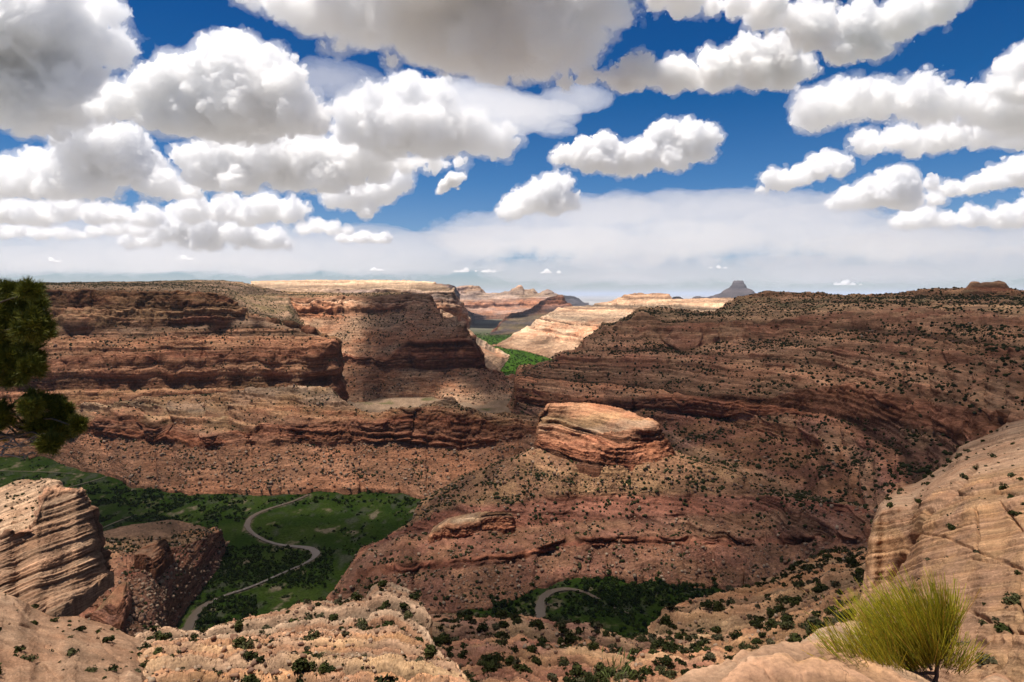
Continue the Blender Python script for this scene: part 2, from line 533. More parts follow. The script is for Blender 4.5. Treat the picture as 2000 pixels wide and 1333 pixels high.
sheet('far_left_mesa', 490, 915, 2.6, [
    "490,640,2900 640,640,2900 760,640,2950 850,650,3000 880,650,3050 897,640,3400 915,640,4200",
    "490,592,3050 700,596,3100 800,602,3150 850,610,3150 889,613,3200 897,616,3700 915,630,4300",
    "490,580,3080 700,584,3120 800,590,3180 850,594,3180 889,594,3220 897,610,3750 915,628,4320",
    "490,566,3300 640,566,3250 760,566,3230 840,570,3230 886,570,3250 894,590,3800 915,626,4340",
    "490,556,3700 600,556,3600 700,555,3500 800,555,3400 845,558,3400 877,561,3400 884,566,3450 894,586,3900 915,625,4400",
    "490,549,4100 600,548,4100 684,548,4000 800,549,3900 845,551,3700 852,557,3650 877,560,3600 884,565,3650 894,584,4000 915,624,4500",
    "490,556,5500 915,640,6000"],
    [('talus', 'pink', 'pale', .3, 0), ('cliff', 'pink', 'pale'), ('cliff', 'farpink', 'pale'), ('ledgy', 'white', 'pale', .12), ('ledgy', 'white', 'pale', .16), ('hid', 'pale', 'pale')],
    M_far, step=1.6, seed=20, jit=.45, sm=1.3, spur=.3, amp=.55, rowk=1.3)
sheet('gap_slope', 860, 1010, 2.2, [
    "860,790,1900 930,760,2100 955,746,2330 968,737,2460 978,722,2720 988,708,3000 999,699,3230 1010,699,3400",
    "860,730,2300 930,700,2550 960,695,2750 980,700,2900 999,698,3300 1010,698.5,3420",
    "860,640,2700 905,655,2850 930,672,2900 945,680,3000 966,689,3150 999,697.7,3350 1010,698,3440",
    "860,600,2950 885,617,3050 901,631,3150 929,655,3250 964,676,3350 980,688,3400 999,697.5,3420 1010,698,3500",
    "860,640,3600 964,700,4000 1010,705,4000"],
    [('talus', 'white', 'pale', .35), ('talus', 'white', 'pink', .3), ('ledgy', 'white', 'pale', .3), ('hid', 'pale', 'pale')],
    M_far, step=1.6, seed=22, jit=.4, sm=1.2, amp=.4)
sheet('far_right_ridge', 955, 1490, 2.6, [
    "955,680,3850 971,677,3950 985,681,3780 1020,685,3640 1073,701,3180 1100,708,3000 1150,715,2850 1300,722,2700 1490,722,2700",
    "955,679.5,3950 971,675,4020 985,671,4050 1010,661,4150 1060,664,3900 1100,668,3600 1150,674,3350 1300,676,3000 1490,676,3000",
    "955,679,4000 971,674.5,4060 985,668,4120 1008,656,4250 1020,654,4250 1060,655,4000 1100,660,3700 1150,664,3450 1300,665,3100 1490,665,3100",
    "955,678.7,4050 971,674,4090 985,667,4180 1010,654.5,4350 1030,647,4400 1060,636,4300 1100,630,4100 1160,625,3900 1300,620,3500 1490,620,3500",
    "955,678.4,4100 985,666,4250 1010,654,4450 1020,651,4500 1048,635,4600 1056,624,4600 1097,606,4500 1140,602,4400 1200,600,4300 1240,590,4200 1300,588,4100 1320,592,3900 1490,592,3900",
    "955,678.2,4150 985,665.5,4350 1010,653,4550 1020,650,4600 1048,633,4700 1056,622,4700 1097,600,4700 1140,597,4700 1195,590,4600 1215,580,4500 1231,573,4500 1250,571,4500 1265,573,4500 1280,570,4500 1297,571,4500 1307,578,4400 1312,584,4300 1340,582,4300 1367,581,4300 1490,579,4300",
    "955,690,5200 1056,640,5800 1195,610,5800 1490,590,5800"],
    [('talus', 'white', 'grey', .25), ('cliff', 'pink', 'pale'), ('ledgy', 'white', 'pink', .45), ('ledgy', 'white', 'pale', .5), ('ledgy', 'white', 'pale', .4), ('hid', 'pale', 'pale')],
    M_far, step=1.6, seed=24, jit=.5, sm=1.3, spur=.5, block=1.4, amp=.6, rowk=1.3)
sheet('promontory', 370, 1045, 1.6, [
    "370,830,1700 560,800,1800 660,793,1870 705,793,1880 740,779,1980 800,775,2000 850,778,1990 875,792,1880 900,797,1840 950,796,1840 1013,792,1860 1045,790,1880",
    "370,720,1950 560,706,2000 640,700,2040 700,712,2050 790,720,2060 850,723,2050 926,719,2080 936,722,2100 950,729,2130 985,738,2300 1013,741,2400 1045,742,2450",
    "370,714,1960 560,699,2010 640,693,2050 700,700,2060 760,700,2060 785,680,2068 800,668,2073 860,663,2065 905,657,2085 922,668,2090 930,700,2120 950,729.5,2140 985,738.5,2310 1013,742,2420 1045,743,2460",
    "370,630,2200 490,624,2200 560,622,2220 650,620,2250 700,614,2270 780,608,2270 828,603,2250 848,606,2250 862,622,2200 880,627,2180 901,641,2150 915,661,2110 924,669,2105 932,702,2140 950,730,2150 985,739,2320 1045,744,2480",
    "370,588,2300 438,588,2300 525,586,2300 630,590,2300 700,588,2300 760,586,2300 810,584,2300 838,583,2290 843,598,2280 854,618,2240 880,625,2200 901,639,2170 915,659,2130 925,668,2120 932,702,2150 950,730.5,2170 985,739.5,2340 1045,745,2500",
    "370,580,2320 438,580,2320 525,579,2320 630,582,2320 700,580,2320 760,578,2320 810,576,2320 828,575,2310 838,578,2310 843,596,2300 854,617,2260 880,624,2220 901,638,2190 915,658,2150 925,667.5,2140 932,701,2170 950,731,2190 985,740,2360 1045,746,2520",
    "370,571,2700 525,570,2800 640,572,2800 760,572,2700 810,574,2600 830,585,2500 860,640,2500 930,720,2500 1045,760,2700"],
    [('talus', 'pink', 'pale', 5.5, 8), ('cliff', 'red', 'rust'), ('talus', 'pale', 'pink', 9, 2), ('cliff', 'pale', 'pink', .8), ('cliff', 'pink', 'red'), ('flat', 'sand', 'olive', 6)],
    M_mid, step=1.8, seed=30, jit=.6, sm=1.4, spur=.35, amp=.9)
sheet('left_canyon_wall', -330, 668, 1.15, [
    "-330,905,1230 0,893,1258 80,890,1270 160,905,1240 300,900,1300 500,880,1330 640,860,1400 668,850,1420",
    "-330,800,1330 0,790,1340 100,800,1340 200,790,1350 300,770,1365 450,768,1380 600,760,1400 630,758,1410 652,757,1420 668,790,1500",
    "-330,772,1370 0,764,1375 200,758,1385 300,752,1395 450,747,1405 590,744,1425 620,745,1430 645,745,1430 653,740,1440 668,788,1510",
    "-330,740,1385 0,735,1390 100,728,1395 300,708,1412 450,709,1422 560,706,1436 610,700,1440 640,690,1445 652,690,1450 668,786,1520",
    "-330,716,1400 0,712,1410 100,706,1415 300,694,1428 450,690,1440 560,684,1450 610,684,1450 634,672,1450 652,670,1455 668,784,1530",
    "-330,662,1480 91,653,1480 200,653,1480 385,653,1490 455,642,1500 500,640,1505 560,644,1510 600,652,1505 630,660,1490 652,669.5,1465 668,782,1540",
    "-330,640,1500 91,638,1500 245,638,1500 385,640,1500 455,625,1510 483,618,1530 546,634,1530 581,639,1525 623,656,1510 652,669,1475 668,781,1550",
    "-330,600,1530 91,598,1530 245,602,1530 330,596,1525 350,588,1520 385,594,1525 455,598,1530 480,617,1540 546,633,1540 581,637,1535 623,655,1520 652,668.5,1485 668,780,1560",
    "-330,566,1560 91,565,1560 245,567,1560 308,569,1555 350,571,1545 438,581,1550 465,598,1555 482,616,1550 546,632,1550 581,636,1545 623,654,1530 652,668,1495 668,779,1570",
    "-330,559,2000 91,558,2000 245,559,2000 350,562,2000 438,572,1900 465,600,1750 482,620,1650 546,640,1650 652,690,1600 668,800,1650",
    "-330,556,2700 80,553,2700 210,551,2700 330,549,2800 406,547,2800 470,549,2800 560,570,2500 668,800,1900",
    "-330,565,4000 300,560,4000 470,565,4000 668,800,2000"],
    [('talus', 'pink', 'tan', 5, 5), ('ledgy', 'sand', 'pink', 3, 1), ('benchtalus', 'tan', 'pink', 6, 2), ('cliff', 'red', 'pink', .5), ('benchtalus', 'tan', 'pink', 8, 2),
     ('flat', 'pale', 'tan', 7), ('cliff', 'red', 'sand', .6), ('cliff', 'rust', 'sand', .3), ('ledgy', 'sand', 'pale', 3), ('flat', 'pale', 'olive', 8), ('hid', 'sand', 'sand')],
    M_mid, step=1.8, seed=40, jit=1.2, sm=1.6, spur=.35, warp=.45, block=.9, thick=1.4)
sheet('lower_bench', 55, 1085, 1.0, [
    "55,897,1240 80,890,1262 165,918,1166 242,936,1108 263,953,1058 368,966,1023 470,966,1023 600,964,1028 700,962,1034 800,962,1033 830,980,990 900,1010,920 1000,1010,920 1085,1010,920",
    "55,862,1300 161,852,1240 308,866,1170 400,878,1135 470,872,1130 600,868,1135 705,869,1140 775,865,1140 845,876,1125 898,881,1118 950,876,1118 985,866,1118 1038,856,1118 1085,850,1110",
    "55,842,1320 161,828,1262 250,817,1225 308,832,1190 400,858,1160 450,852,1160 520,836,1168 600,828,1165 705,822,1160 740,826,1158 775,814,1152 845,808,1148 900,810,1142 950,824,1142 1000,840,1142 1040,842,1140 1085,838,1130",
    "55,822,1335 161,808,1310 308,802,1255 400,812,1230 520,800,1230 600,792,1210 700,808,1190 740,812,1185 775,804,1172 850,794,1165 900,802,1160 950,815,1160 1000,822,1160 1040,828,1160 1085,832,1150",
    "55,806,1350 161,794,1340 210,792,1320 308,778,1310 400,774,1300 480,767,1280 497,759,1270 560,758,1270 645,760,1260 663,778,1235 690,795,1215 709,806,1205 740,808,1200 775,799,1192 810,802,1188 835,790,1185 852,785,1185 880,778,1180 898,795,1175 950,808,1175 985,806,1175 1020,809,1175 1055,815,1172 1085,830,1170",
    "55,800,1500 300,772,1450 480,768,1400 560,760,1400 645,764,1380 700,825,1330 775,820,1330 880,805,1330 1000,830,1330 1085,850,1330",
    "55,900,1700 600,870,1600 1085,900,1500"],
    [('talus', 'pink', 'scree', 4.5, 14), ('cliff', 'red', 'rust'), ('ledgy', 'pink', 'sand', 2.5, 1), ('ledgy', 'sand', 'pale', 3, 1), ('flat', 'sand', 'pale', 5), ('hid', 'tan', 'tan')],
    M_mid, step=1.8, seed=50, jit=1.2, sm=1.6, spur=.45, block=1.2, warp=.7, dip=(.03, 0))
sheet('right_canyon_wall', 1000, 2330, 1.0, [
    "1000,830,1500 1013,800,1490 1060,850,1250 1150,900,1150 1300,905,1050 1380,925,950 1500,960,850 1600,1000,740 1680,1040,640 1800,1060,520 2000,1000,450 2330,950,400",
    "1000,815,1510 1013,787,1510 1060,802,1400 1150,812,1350 1300,822,1250 1400,824,1180 1500,850,1090 1600,872,980 1680,880,880 1800,900,740 1966,910,590 2330,900,470",
    "1000,812,1515 1013,784,1515 1060,796,1420 1150,800,1360 1300,800,1280 1395,818,1200 1430,818,1180 1552,818,1090 1650,820,1010 1755,830,850 1860,860,720 1966,880,610 2330,885,480",
    "1000,808,1520 1013,768,1522 1060,782,1420 1150,786,1360 1300,780,1280 1395,772,1210 1430,772,1190 1500,780,1150 1560,764,1110 1615,758,1085 1668,760,1035 1755,778,905 1860,801,770 1966,821,650 2150,850,525 2330,870,490",
    "1000,806,1560 1013,745,1562 1020,728,1562 1052,718,1540 1083,710,1520 1125,724,1480 1300,727,1400 1400,724,1330 1500,722,1280 1600,718,1220 1700,712,1100 1800,715,960 2000,730,740 2330,745,590",
    "1000,805,1600 1013,742,1600 1021,725,1600 1052,715,1572 1083,707,1552 1092,696,1552 1125,695,1542 1300,698,1480 1400,696,1400 1500,694,1330 1600,684,1270 1700,668,1180 1800,668,1040 2000,680,810 2330,700,640",
    "1000,804.5,1640 1013,741,1640 1021,724.5,1640 1052,714.5,1610 1083,706.5,1600 1093,694.5,1590 1125,693,1570 1160,664,1620 1188,645,1660 1300,676,1600 1330,690,1500 1400,672,1550 1500,664,1480 1600,645,1380 1700,634,1280 1800,634,1150 2000,646,950 2330,656,790",
    "1000,804,1680 1013,740.5,1680 1021,724,1680 1052,714,1650 1083,706,1640 1094,694,1640 1125,692.5,1620 1160,662,1655 1188,641,1690 1231,621,1720 1252,612,1740 1300,626,1680 1400,626,1640 1500,625,1560 1575,622,1500 1650,612,1450 1750,607,1380 1850,612,1250 2000,622,1080 2330,632,900",
    "1000,803.5,1720 1013,740,1720 1021,723.5,1720 1052,713.5,1690 1083,705.5,1680 1094,693.5,1680 1125,692,1660 1160,661.5,1690 1188,640.5,1730 1231,620,1760 1252,609,1780 1300,619,1740 1400,619,1700 1500,616,1640 1575,612,1580 1650,600,1540 1700,594,1500 1750,594,1470 1850,598,1350 2000,605,1200 2330,612,1000",
    "1000,803,1760 1013,739.5,1760 1021,723,1760 1052,713,1730 1083,705,1720 1094,693,1720 1125,691.5,1700 1160,661,1730 1188,640,1770 1231,619.5,1800 1252,608,1820 1300,607,1840 1360,613,1850 1398,615,1850 1425,598,1890 1451,586,1930 1496,582,1920 1545,583,1900 1612,584,1850 1660,586,1800 1720,588,1720 1804,582,1650 1889,580,1600 1973,582,1550 2000,584,1500 2330,585,1250",
    "1000,802.5,1800 1013,739,1800 1021,722.5,1800 1052,712.5,1770 1083,704.5,1760 1094,692.5,1760 1125,691,1740 1160,660.5,1770 1188,639.5,1810 1231,619,1840 1252,607.5,1860 1300,606.5,1880 1360,612.5,1890 1398,614.5,1890 1425,597,1920 1440,585,1960 1451,579,1980 1496,573,1980 1545,575,1980 1566,574,1980 1612,575,1930 1633,581,1880 1650,580,1880 1664,577,1880 1680,579,1860 1720,579,1820 1755,577,1800 1804,569,1750 1850,566,1720 1889,566,1700 1973,567,1650 2000,572,1600 2330,570,1350",
    "1000,900,2300 1094,740,2300 1250,640,2400 1398,625,2500 1500,580,3000 2000,574,2800 2330,573,2800"],
    [('benchtalus', 'purple', 'tan', 8, 3), ('ledgy', 'purple', 'tan', 8, 1), ('cliff', 'rust', 'red', .8), ('ledgy', 'pink', 'tan', 6), ('ledgy', 'red', 'tan', 5), ('benchtalus', 'tan', 'pink', 9, 2),
     ('cliff', 'red', 'tan', 1), ('ledgy', 'tan', 'sand', 7), ('benchtalus', 'olive', 'tan', 11, 1), ('cliff', 'sand', 'tan', 6), ('hid', 'tan', 'tan')],
    M_mid, step=1.8, seed=60, jit=1.3, sm=1.6, spur=.4, warp=.4, block=.6, thick=1.55)
sheet('central_spur', 636, 1735, .75, [
    "636,1188,652 650,1182,656 700,1200,640 830,1205,635 900,1195,645 950,1190,650 1000,1175,667 1050,1150,696 1080,1140,708 1120,1128,723 1200,1132,718 1300,1140,708 1400,1152,693 1450,1150,680 1600,1130,600 1735,1120,540",
    "636,1186,655 655,1167,668 700,1140,680 760,1125,700 830,1115,715 900,1110,725 1000,1100,735 1050,1085,750 1100,1070,765 1200,1064,770 1300,1064,765 1400,1067,750 1500,1067,720 1600,1062,670 1735,1062,600",
    "636,1185,658 658,1158,675 691,1118,712 740,1105,715 830,1098,722 900,1092,732 1000,1082,745 1050,1070,757 1100,1054,772 1200,1049,777 1300,1049,772 1400,1052,757 1500,1052,727 1600,1048,677 1735,1048,607",
    "636,1184,664 662,1154,690 691,1104,740 716,1074,785 747,1060,808 768,1046,828 807,1037,830 850,1035,820 900,1030,815 1000,1030,815 1100,1018,820 1200,1016,815 1300,1012,810 1400,1006,790 1500,1000,760 1600,1000,700 1735,1010,630",
    "636,1183,670 664,1153,696 692,1103.5,745 716,1073,792 747,1059,815 768,1045,836 807,1024,850 850,1000,850 900,985,850 1000,985,850 1100,968,855 1200,968,850 1300,970,840 1400,970,820 1500,970,790 1600,985,720 1735,1005,645",
    "636,1182,676 666,1152,702 692,1103,750 717,1072,798 748,1058,822 769,1044,844 806,1020,875 812,1000,900 830,975,960 900,940,965 950,920,955 1000,905,945 1055,878,940 1090,896,905 1119,903,895 1160,915,875 1231,910,875 1300,898,885 1400,915,880 1500,950,840 1600,980,760 1735,1000,660",
    "636,1188,720 700,1130,820 750,1085,880 806,1040,930 815,1010,1000 900,930,1060 1055,870,1060 1160,900,1000 1300,880,1000 1500,930,920 1735,990,720"],
    [('talus', 'scree', 'purple', 2.2, 14), ('shalecliff', 'shale', 'red', 1.0), ('shale', 'scree', 'purple', 3.0, 5), ('shale', 'shale', 'shale', 4.5, 2), ('talus', 'sand', 'scree', 8, 9), ('hid', 'tan', 'tan', 2)],
    M_mid, step=1.8, seed=70, jit=1.4, sm=1.5, spur=.25, block=.7, warp=.6)
sheet('sandstone_dome', 1046, 1318, .75, [
    "1046,900,930 1053,885,935 1058,874,942 1090,900,902 1119,907,890 1160,920,870 1231,915,870 1300,901,882 1310,896,920 1318,898,960",
    "1046,892,940 1053,866,945 1075,866,940 1097,876,925 1119,878,905 1180,876,890 1231,872,888 1285,862,900 1302,876,925 1318,895,970",
    "1046,890,950 1053,848,950 1075,850,946 1097,853,938 1140,850,925 1180,846,915 1217,842,910 1270,840,910 1284,838,920 1300,866,935 1318,893,980",
    "1046,888,960 1053,826,960 1075,826,965 1097,832,955 1140,834,945 1180,828,940 1217,824,935 1260,828,925 1284,833,930 1299,860,945 1318,892,985",
    "1046,886,965 1053,813,970 1059,808,980 1073,806,985 1108,812,985 1147,808,990 1175,806,980 1213,808,965 1252,821,950 1284,831,945 1298,859,955 1318,891,990",
    "1046,884,970 1053,812,975 1059,807,985 1073,791,1000 1090,791,1005 1108,790,1010 1147,787,1020 1175,791,1010 1213,798,990 1252,818,965 1284,830,950 1298,858,960 1318,890,1000",
    "1046,930,1050 1073,840,1090 1180,840,1110 1280,860,1050 1318,930,1050"],
    [('cliff', 'rust', 'red'), ('cliff', 'red', 'pink'), ('dome', 'pink', 'pale'), ('dome', 'pink', 'sand'), ('dome', 'pink', 'tan'), ('hid', 'pink', 'tan')],
    M_mid, step=1.5, seed=72, jit=.7, sm=1.3, dip=(.09, -.02), thick=.8, rowk=1.4, amp=.75, warp=.5)
sheet('spur_ledge', 838, 1008, .5, [
    "838,1072,770 846,1077,776 866,1067,785 900,1058,792 940,1049,800 975,1043,806 999,1036,812 1008,1034,830",
    "838,1060,780 843,1041,788 873,1028,796 929,1023,804 940,1010,812 999,1004,814 1008,1030,838",
    "838,1058,786 843,1036,793 858,1028,800 885,1018,806 925,1012,812 943,1005,815 999,1001,818 1008,1028,842",
    "838,1057,800 845,1032,812 873,1012,832 929,1000,848 975,998,850 999,999,840 1008,1026,846",
    "838,1080,840 929,1040,890 1008,1050,870"],
    [('cliff', 'pink', 'red'), ('ledgy', 'sand', 'pale'), ('slab', 'pale', 'sand'), ('hid', 'sand', 'tan')],
    M_mid, step=1.5, seed=74, jit=.7, sm=1.1, rowk=1.4)
sheet('river_mound', 50, 450, .55, [
    "50,1300,420 200,1290,430 300,1260,500 340,1228,612 352,1213,628 372,1186,655 392,1158,688 418,1127,727 435,1093,773 443,1066,812 450,1062,826",
    "50,1240,465 150,1215,500 200,1195,520 240,1150,560 285,1110,610 330,1100,650 380,1110,690 410,1098,730 428,1080,770 441,1063,818 450,1061.5,830",
    "50,1150,545 200,1105,590 245,1085,640 300,1075,680 340,1066,690 380,1056,720 410,1046,760 427,1043,780 440,1060,822 450,1061,832",
    "50,1060,690 200,1053,700 260,1050,720 330,1047,730 390,1039,768 412,1037,790 428,1041,795 440,1058,828 450,1060.5,836",
    "50,1052,760 200,1038,760 260,1025,770 330,1016,782 350,1018,788 405,1032,802 425,1040,812 440,1057,832 450,1060,840",
    "50,1070,900 200,1040,930 330,1030,930 425,1045,900 450,1070,880"],
    [('talus', 'purple', 'scree', 2.0, 26), ('shale', 'shale', 'scree', 3.0, 7), ('ledgy', 'sand', 'tan', 9, 3), ('flat', 'grey', 'grey', .5), ('hid', 'grey', 'grey')],
    M_mid, step=1.8, seed=80, jit=1.0, sm=1.3)
sheet('rock_fin', 262, 334, .30, [
    "262,1092,598 275,1104,600 299,1119,604 315,1106,618 328,1090,640 334,1086,655",
    "262,1084,606 272,1079,612 285,1082,612 299,1092,612 312,1075,625 326,1062,645 334,1080,660",
    "262,1083,610 273,1068,618 290,1061,624 311,1053,630 323,1050,640 329,1058,652 334,1079,665",
    "262,1082,640 290,1070,650 320,1062,670 334,1078,680"],
    [('cliff', 'rust', 'dark'), ('slab', 'pale', 'pink'), ('hid', 'sand', 'sand')],
    M_blk, step=1.0, seed=82, jit=1.0, sm=1.2, rowk=1.6)
sheet('tilted_rock_fin', 176, 256, .26, [
    "176,1250,468 200,1256,466 225,1252,466 240,1215,485 250,1172,520 256,1160,540",
    "176,1205,490 190,1196,494 215,1178,502 230,1185,500 240,1168,512 249,1150,535 256,1156,550",
    "176,1203,494 186,1193,499 210,1168,512 231,1143,528 246,1135,540 251,1141,546 256,1154,556",
    "176,1215,540 231,1160,570 256,1165,580"],
    [('cliff', 'red', 'purple'), ('slab', 'pink', 'sand'), ('hid', 'sand', 'sand')],
    M_blk, step=1.0, seed=84, jit=1.0, sm=1.2, rowk=1.6)
sheet('block_cliff', -190, 222, .27, [
    "-190,1320,228 0,1250,238 60,1222,245 100,1200,254 150,1170,274 185,1145,290 205,1125,302 214,1120,318 222,1120,335",
    "-190,1220,246 0,1160,254 60,1135,262 100,1120,272 150,1090,290 180,1080,303 200,1108,314 213,1117,325 222,1118,340",
    "-190,1088,268 0,1054,270 15,1049,272 45,1045,277 55,1037,281 72,1018,287 80,990,296 90,968,302 105,962,308 120,960,312 142,960,316 163,966,319 176,982,320 186,1010,320 195,1064,321 203,1100,323 213,1116,330 222,1117,345",
    "-190,1083,272 0,1050,274 15,1045,276 45,1041,281 55,1033,285 72,1013,292 80,984,302 88,955,312 96,945,320 112,946,322 124,956,322 142,957,322 163,963,323 176,979,324 186,1008,323 195,1062,324 203,1099,326 213,1115,334 222,1116,350",
    "-190,985,340 0,952,350 36,938,355 60,936,355 90,935,355 117,939,352 125,955,345 142,957,340 163,963,334 176,978,332 186,1007,330 195,1061,330 203,1098,332 213,1114,340 222,1115,355",
    "-190,1100,420 100,1080,420 195,1120,400 222,1140,400"],
    [('swirl', 'fgtan', 'pale'), ('swirl', 'pale', 'fgtan'), ('cliff', 'red', 'fgtan'), ('slab', 'white', 'pale', 1.2, 2), ('hid', 'sand', 'sand')],
    M_swirl, step=1.5, seed=90, jit=.9, sm=1.3, dip=(-.55, .12), thick=.8, warp=2.2, rowk=1.2)
sheet('left_slab', -260, 312, .10, [
    "-260,1520,38 0,1480,40 150,1470,43 280,1470,48 312,1470,55",
    "-260,1330,60 0,1330,60 150,1320,63 280,1330,64 300,1350,68 312,1370,72",
    "-260,1100,95 0,1157,95 46,1173,95 81,1193,95 105,1204,95 154,1201,98 186,1212,98 217,1220,98 245,1236,95 266,1247,92 278,1266,88 298,1286,80 306,1330,76 312,1365,76",
    "-260,1400,125 0,1450,125 150,1500,120 312,1560,100"],
    [('slab', 'fgtan', 'pale', .25, .6), ('slab', 'pale', 'fgtan', .35, .8), ('hid', 'sand', 'sand')],
    M_slab_left, step=1.8, seed=100, jit=1.2, sm=1.3, thick=.8, warp=.4, dip=(.2, .42), block=1.8, amp=.6, bigk=.7, grooves=[([(0, 1210), (60, 1222), (140, 1250), (215, 1282)], 3.85, 0.6), ([(30, 1180), (52, 1200), (70, 1215)], 3.3, 0.5), ([(90, 1262), (170, 1290), (240, 1300)], 4.4, 0.6), ([(190, 1232), (205, 1262), (240, 1290)], 3.3, 0.5), ([(0, 1265), (70, 1290), (120, 1320)], 4.4, 0.5)])
sheet('rim_slope', 130, 940, .12, [
    "130,1620,42 225,1560,42 320,1500,43 500,1500,45 800,1500,48 940,1500,50",
    "130,1480,58 225,1410,60 320,1347,61 500,1345,62 800,1345,62 900,1345,62 940,1420,60",
    "130,1370,78 225,1310,80 300,1268,82 500,1258,84 700,1248,86 780,1242,88 818,1258,88 845,1288,83 880,1302,78 940,1390,64",
    "130,1330,92 225,1285,95 262,1256,95 280,1243,96 308,1234,97 350,1238,97 403,1237,99 434,1223,101 508,1206,105 547,1195,107 596,1180,109 613,1178,110 653,1174,111 688,1167,113 716,1166,115 726,1150,117 738,1140,118 765,1136,119 795,1141,119 806,1162,113 824,1183,107 840,1216,99 846,1266,90 880,1299,83 940,1385,68",
    "130,1480,125 225,1420,130 500,1400,135 716,1400,145 800,1450,140 940,1550,90"],
    [('rubble', 'fgtan', 'sand', .35, 1.6), ('rubble', 'fgtan', 'sand', .42, 1.8), ('rubble', 'pale', 'fgtan', .5, 1.6), ('hid', 'sand', 'sand')],
    M_near, step=1.7, seed=110, jit=2.0, sm=1.2, thick=.7, block=1.3, bigk=.7)
sheet('lower_terrace', 745, 1460, .20, [
    "745,1500,80 1000,1500,84 1460,1500,90",
    "745,1340,122 1000,1345,118 1460,1350,120",
    "745,1215,190 838,1200,190 880,1199,190 912,1197,190 936,1206,186 1003,1206,185 1017,1201,185 1048,1213,180 1066,1216,178 1090,1227,175 1147,1230,172 1195,1248,168 1231,1255,165 1265,1248,165 1300,1246,168 1460,1250,165",
    "745,1420,230 1000,1420,230 1460,1480,200"],
    [('rubble', 'purple', 'pink', 1.1, 1.2), ('rubble', 'purple', 'sand', 1.2, 1.2), ('hid', 'sand', 'sand')],
    M_near, step=1.7, seed=120, jit=1.8, sm=1.2, thick=.7, amp=.8, block=1.3, bigk=.7)
sheet('right_slope', 1225, 1800, .22, [
    "1225,1520,85 1500,1520,70 1800,1520,58",
    "1225,1390,122 1400,1340,130 1600,1300,125 1800,1260,110",
    "1225,1330,160 1262,1256,168 1276,1240,171 1284,1211,178 1300,1199,182 1335,1181,190 1375,1172,195 1405,1165,200 1440,1156,206 1468,1146,215 1500,1135,222 1524,1122,230 1545,1108,235 1598,1090,250 1650,1080,255 1689,1076,250 1800,1080,235",
    "1225,1480,230 1500,1330,300 1800,1300,310"],
    [('rubble', 'sand', 'tan', 1.7, 1.2), ('rubble', 'sand', 'tan', 1.8, 1.2), ('hid', 'sand', 'sand')],
    M_near, step=1.7, seed=130, jit=2.0, sm=1.2, thick=.7, amp=.9, block=1.3, bigk=.7)
sheet('right_slab', 1668, 2400, .11, [
    "1668,1520,42 1800,1520,30 2000,1460,28 2400,1420,26",
    "1668,1300,70 1690,1230,72 1730,1180,68 1800,1200,57 1900,1160,54 2000,1130,51 2400,1080,44",
    "1668,1240,95 1690,1165,105 1715,1145,107 1745,1128,107 1775,1085,103 1800,1045,95 1850,1025,86 1900,1015,79 2000,995,74 2400,940,60",
    "1668,1225,100 1684,1162,108 1690,1110,112 1697,1060,113 1704,1022,114 1722,1000,114 1750,994,113 1780,998,112 1800,985,108 1820,965,108 1850,940,112 1900,928,106 2000,912,100 2400,860,82",
    "1668,1222,110 1684,1158,118 1690,1109,124 1697,1058,128 1704,1018,131 1720,983,136 1752,956,141 1790,942,146 1826,921,151 1850,907,153 1861,887,158 1875,872,161 1931,848,166 1966,827,169 2000,818,169 2100,800,169 2400,770,160",
    "1668,1400,150 1700,1200,180 1850,1050,210 2000,980,230 2400,900,230"],
    [('slab', 'fgtan', 'sand', .22, .3), ('slab', 'fgtan', 'sand', .25, .3), ('slabface', 'fgtan', 'sand', .3, .3), ('slab', 'fgtan', 'pale', .3, .3), ('hid', 'sand', 'sand')],
    M_slab, step=1.7, seed=140, jit=1.4, sm=1.3, thick=.55, warp=.3, dip=(-.10, .50), block=1.3, amp=.6, bigk=.5, grooves=[
    ([(1905, 912), (1858, 968), (1812, 1000), (1770, 1080), (1722, 1157)], 8.05, 2.2), ([(1870, 966), (1935, 962), (2010, 968)], 4.025, 0.77), ([(1906, 995), (1910, 1048), (1904, 1075)], 4.025, 0.88),
    ([(1955, 985), (1975, 1010), (1995, 1035)], 4.025, 0.77), ([(1990, 1120), (1984, 1170), (1996, 1200)], 4.6, 0.66), ([(2000, 1190), (1975, 1235), (1952, 1300)], 6.9, 0.66), ([(1790, 1040), (1850, 1050), (1905, 1075), (1985, 1105)], 3.45, 0.55),
    ([(1900, 1196), (1940, 1214), (1975, 1232), (2010, 1240)], 5.75, 0.66), ([(1895, 1090), (1960, 1100), (2010, 1112)], 3.45, 0.55)])
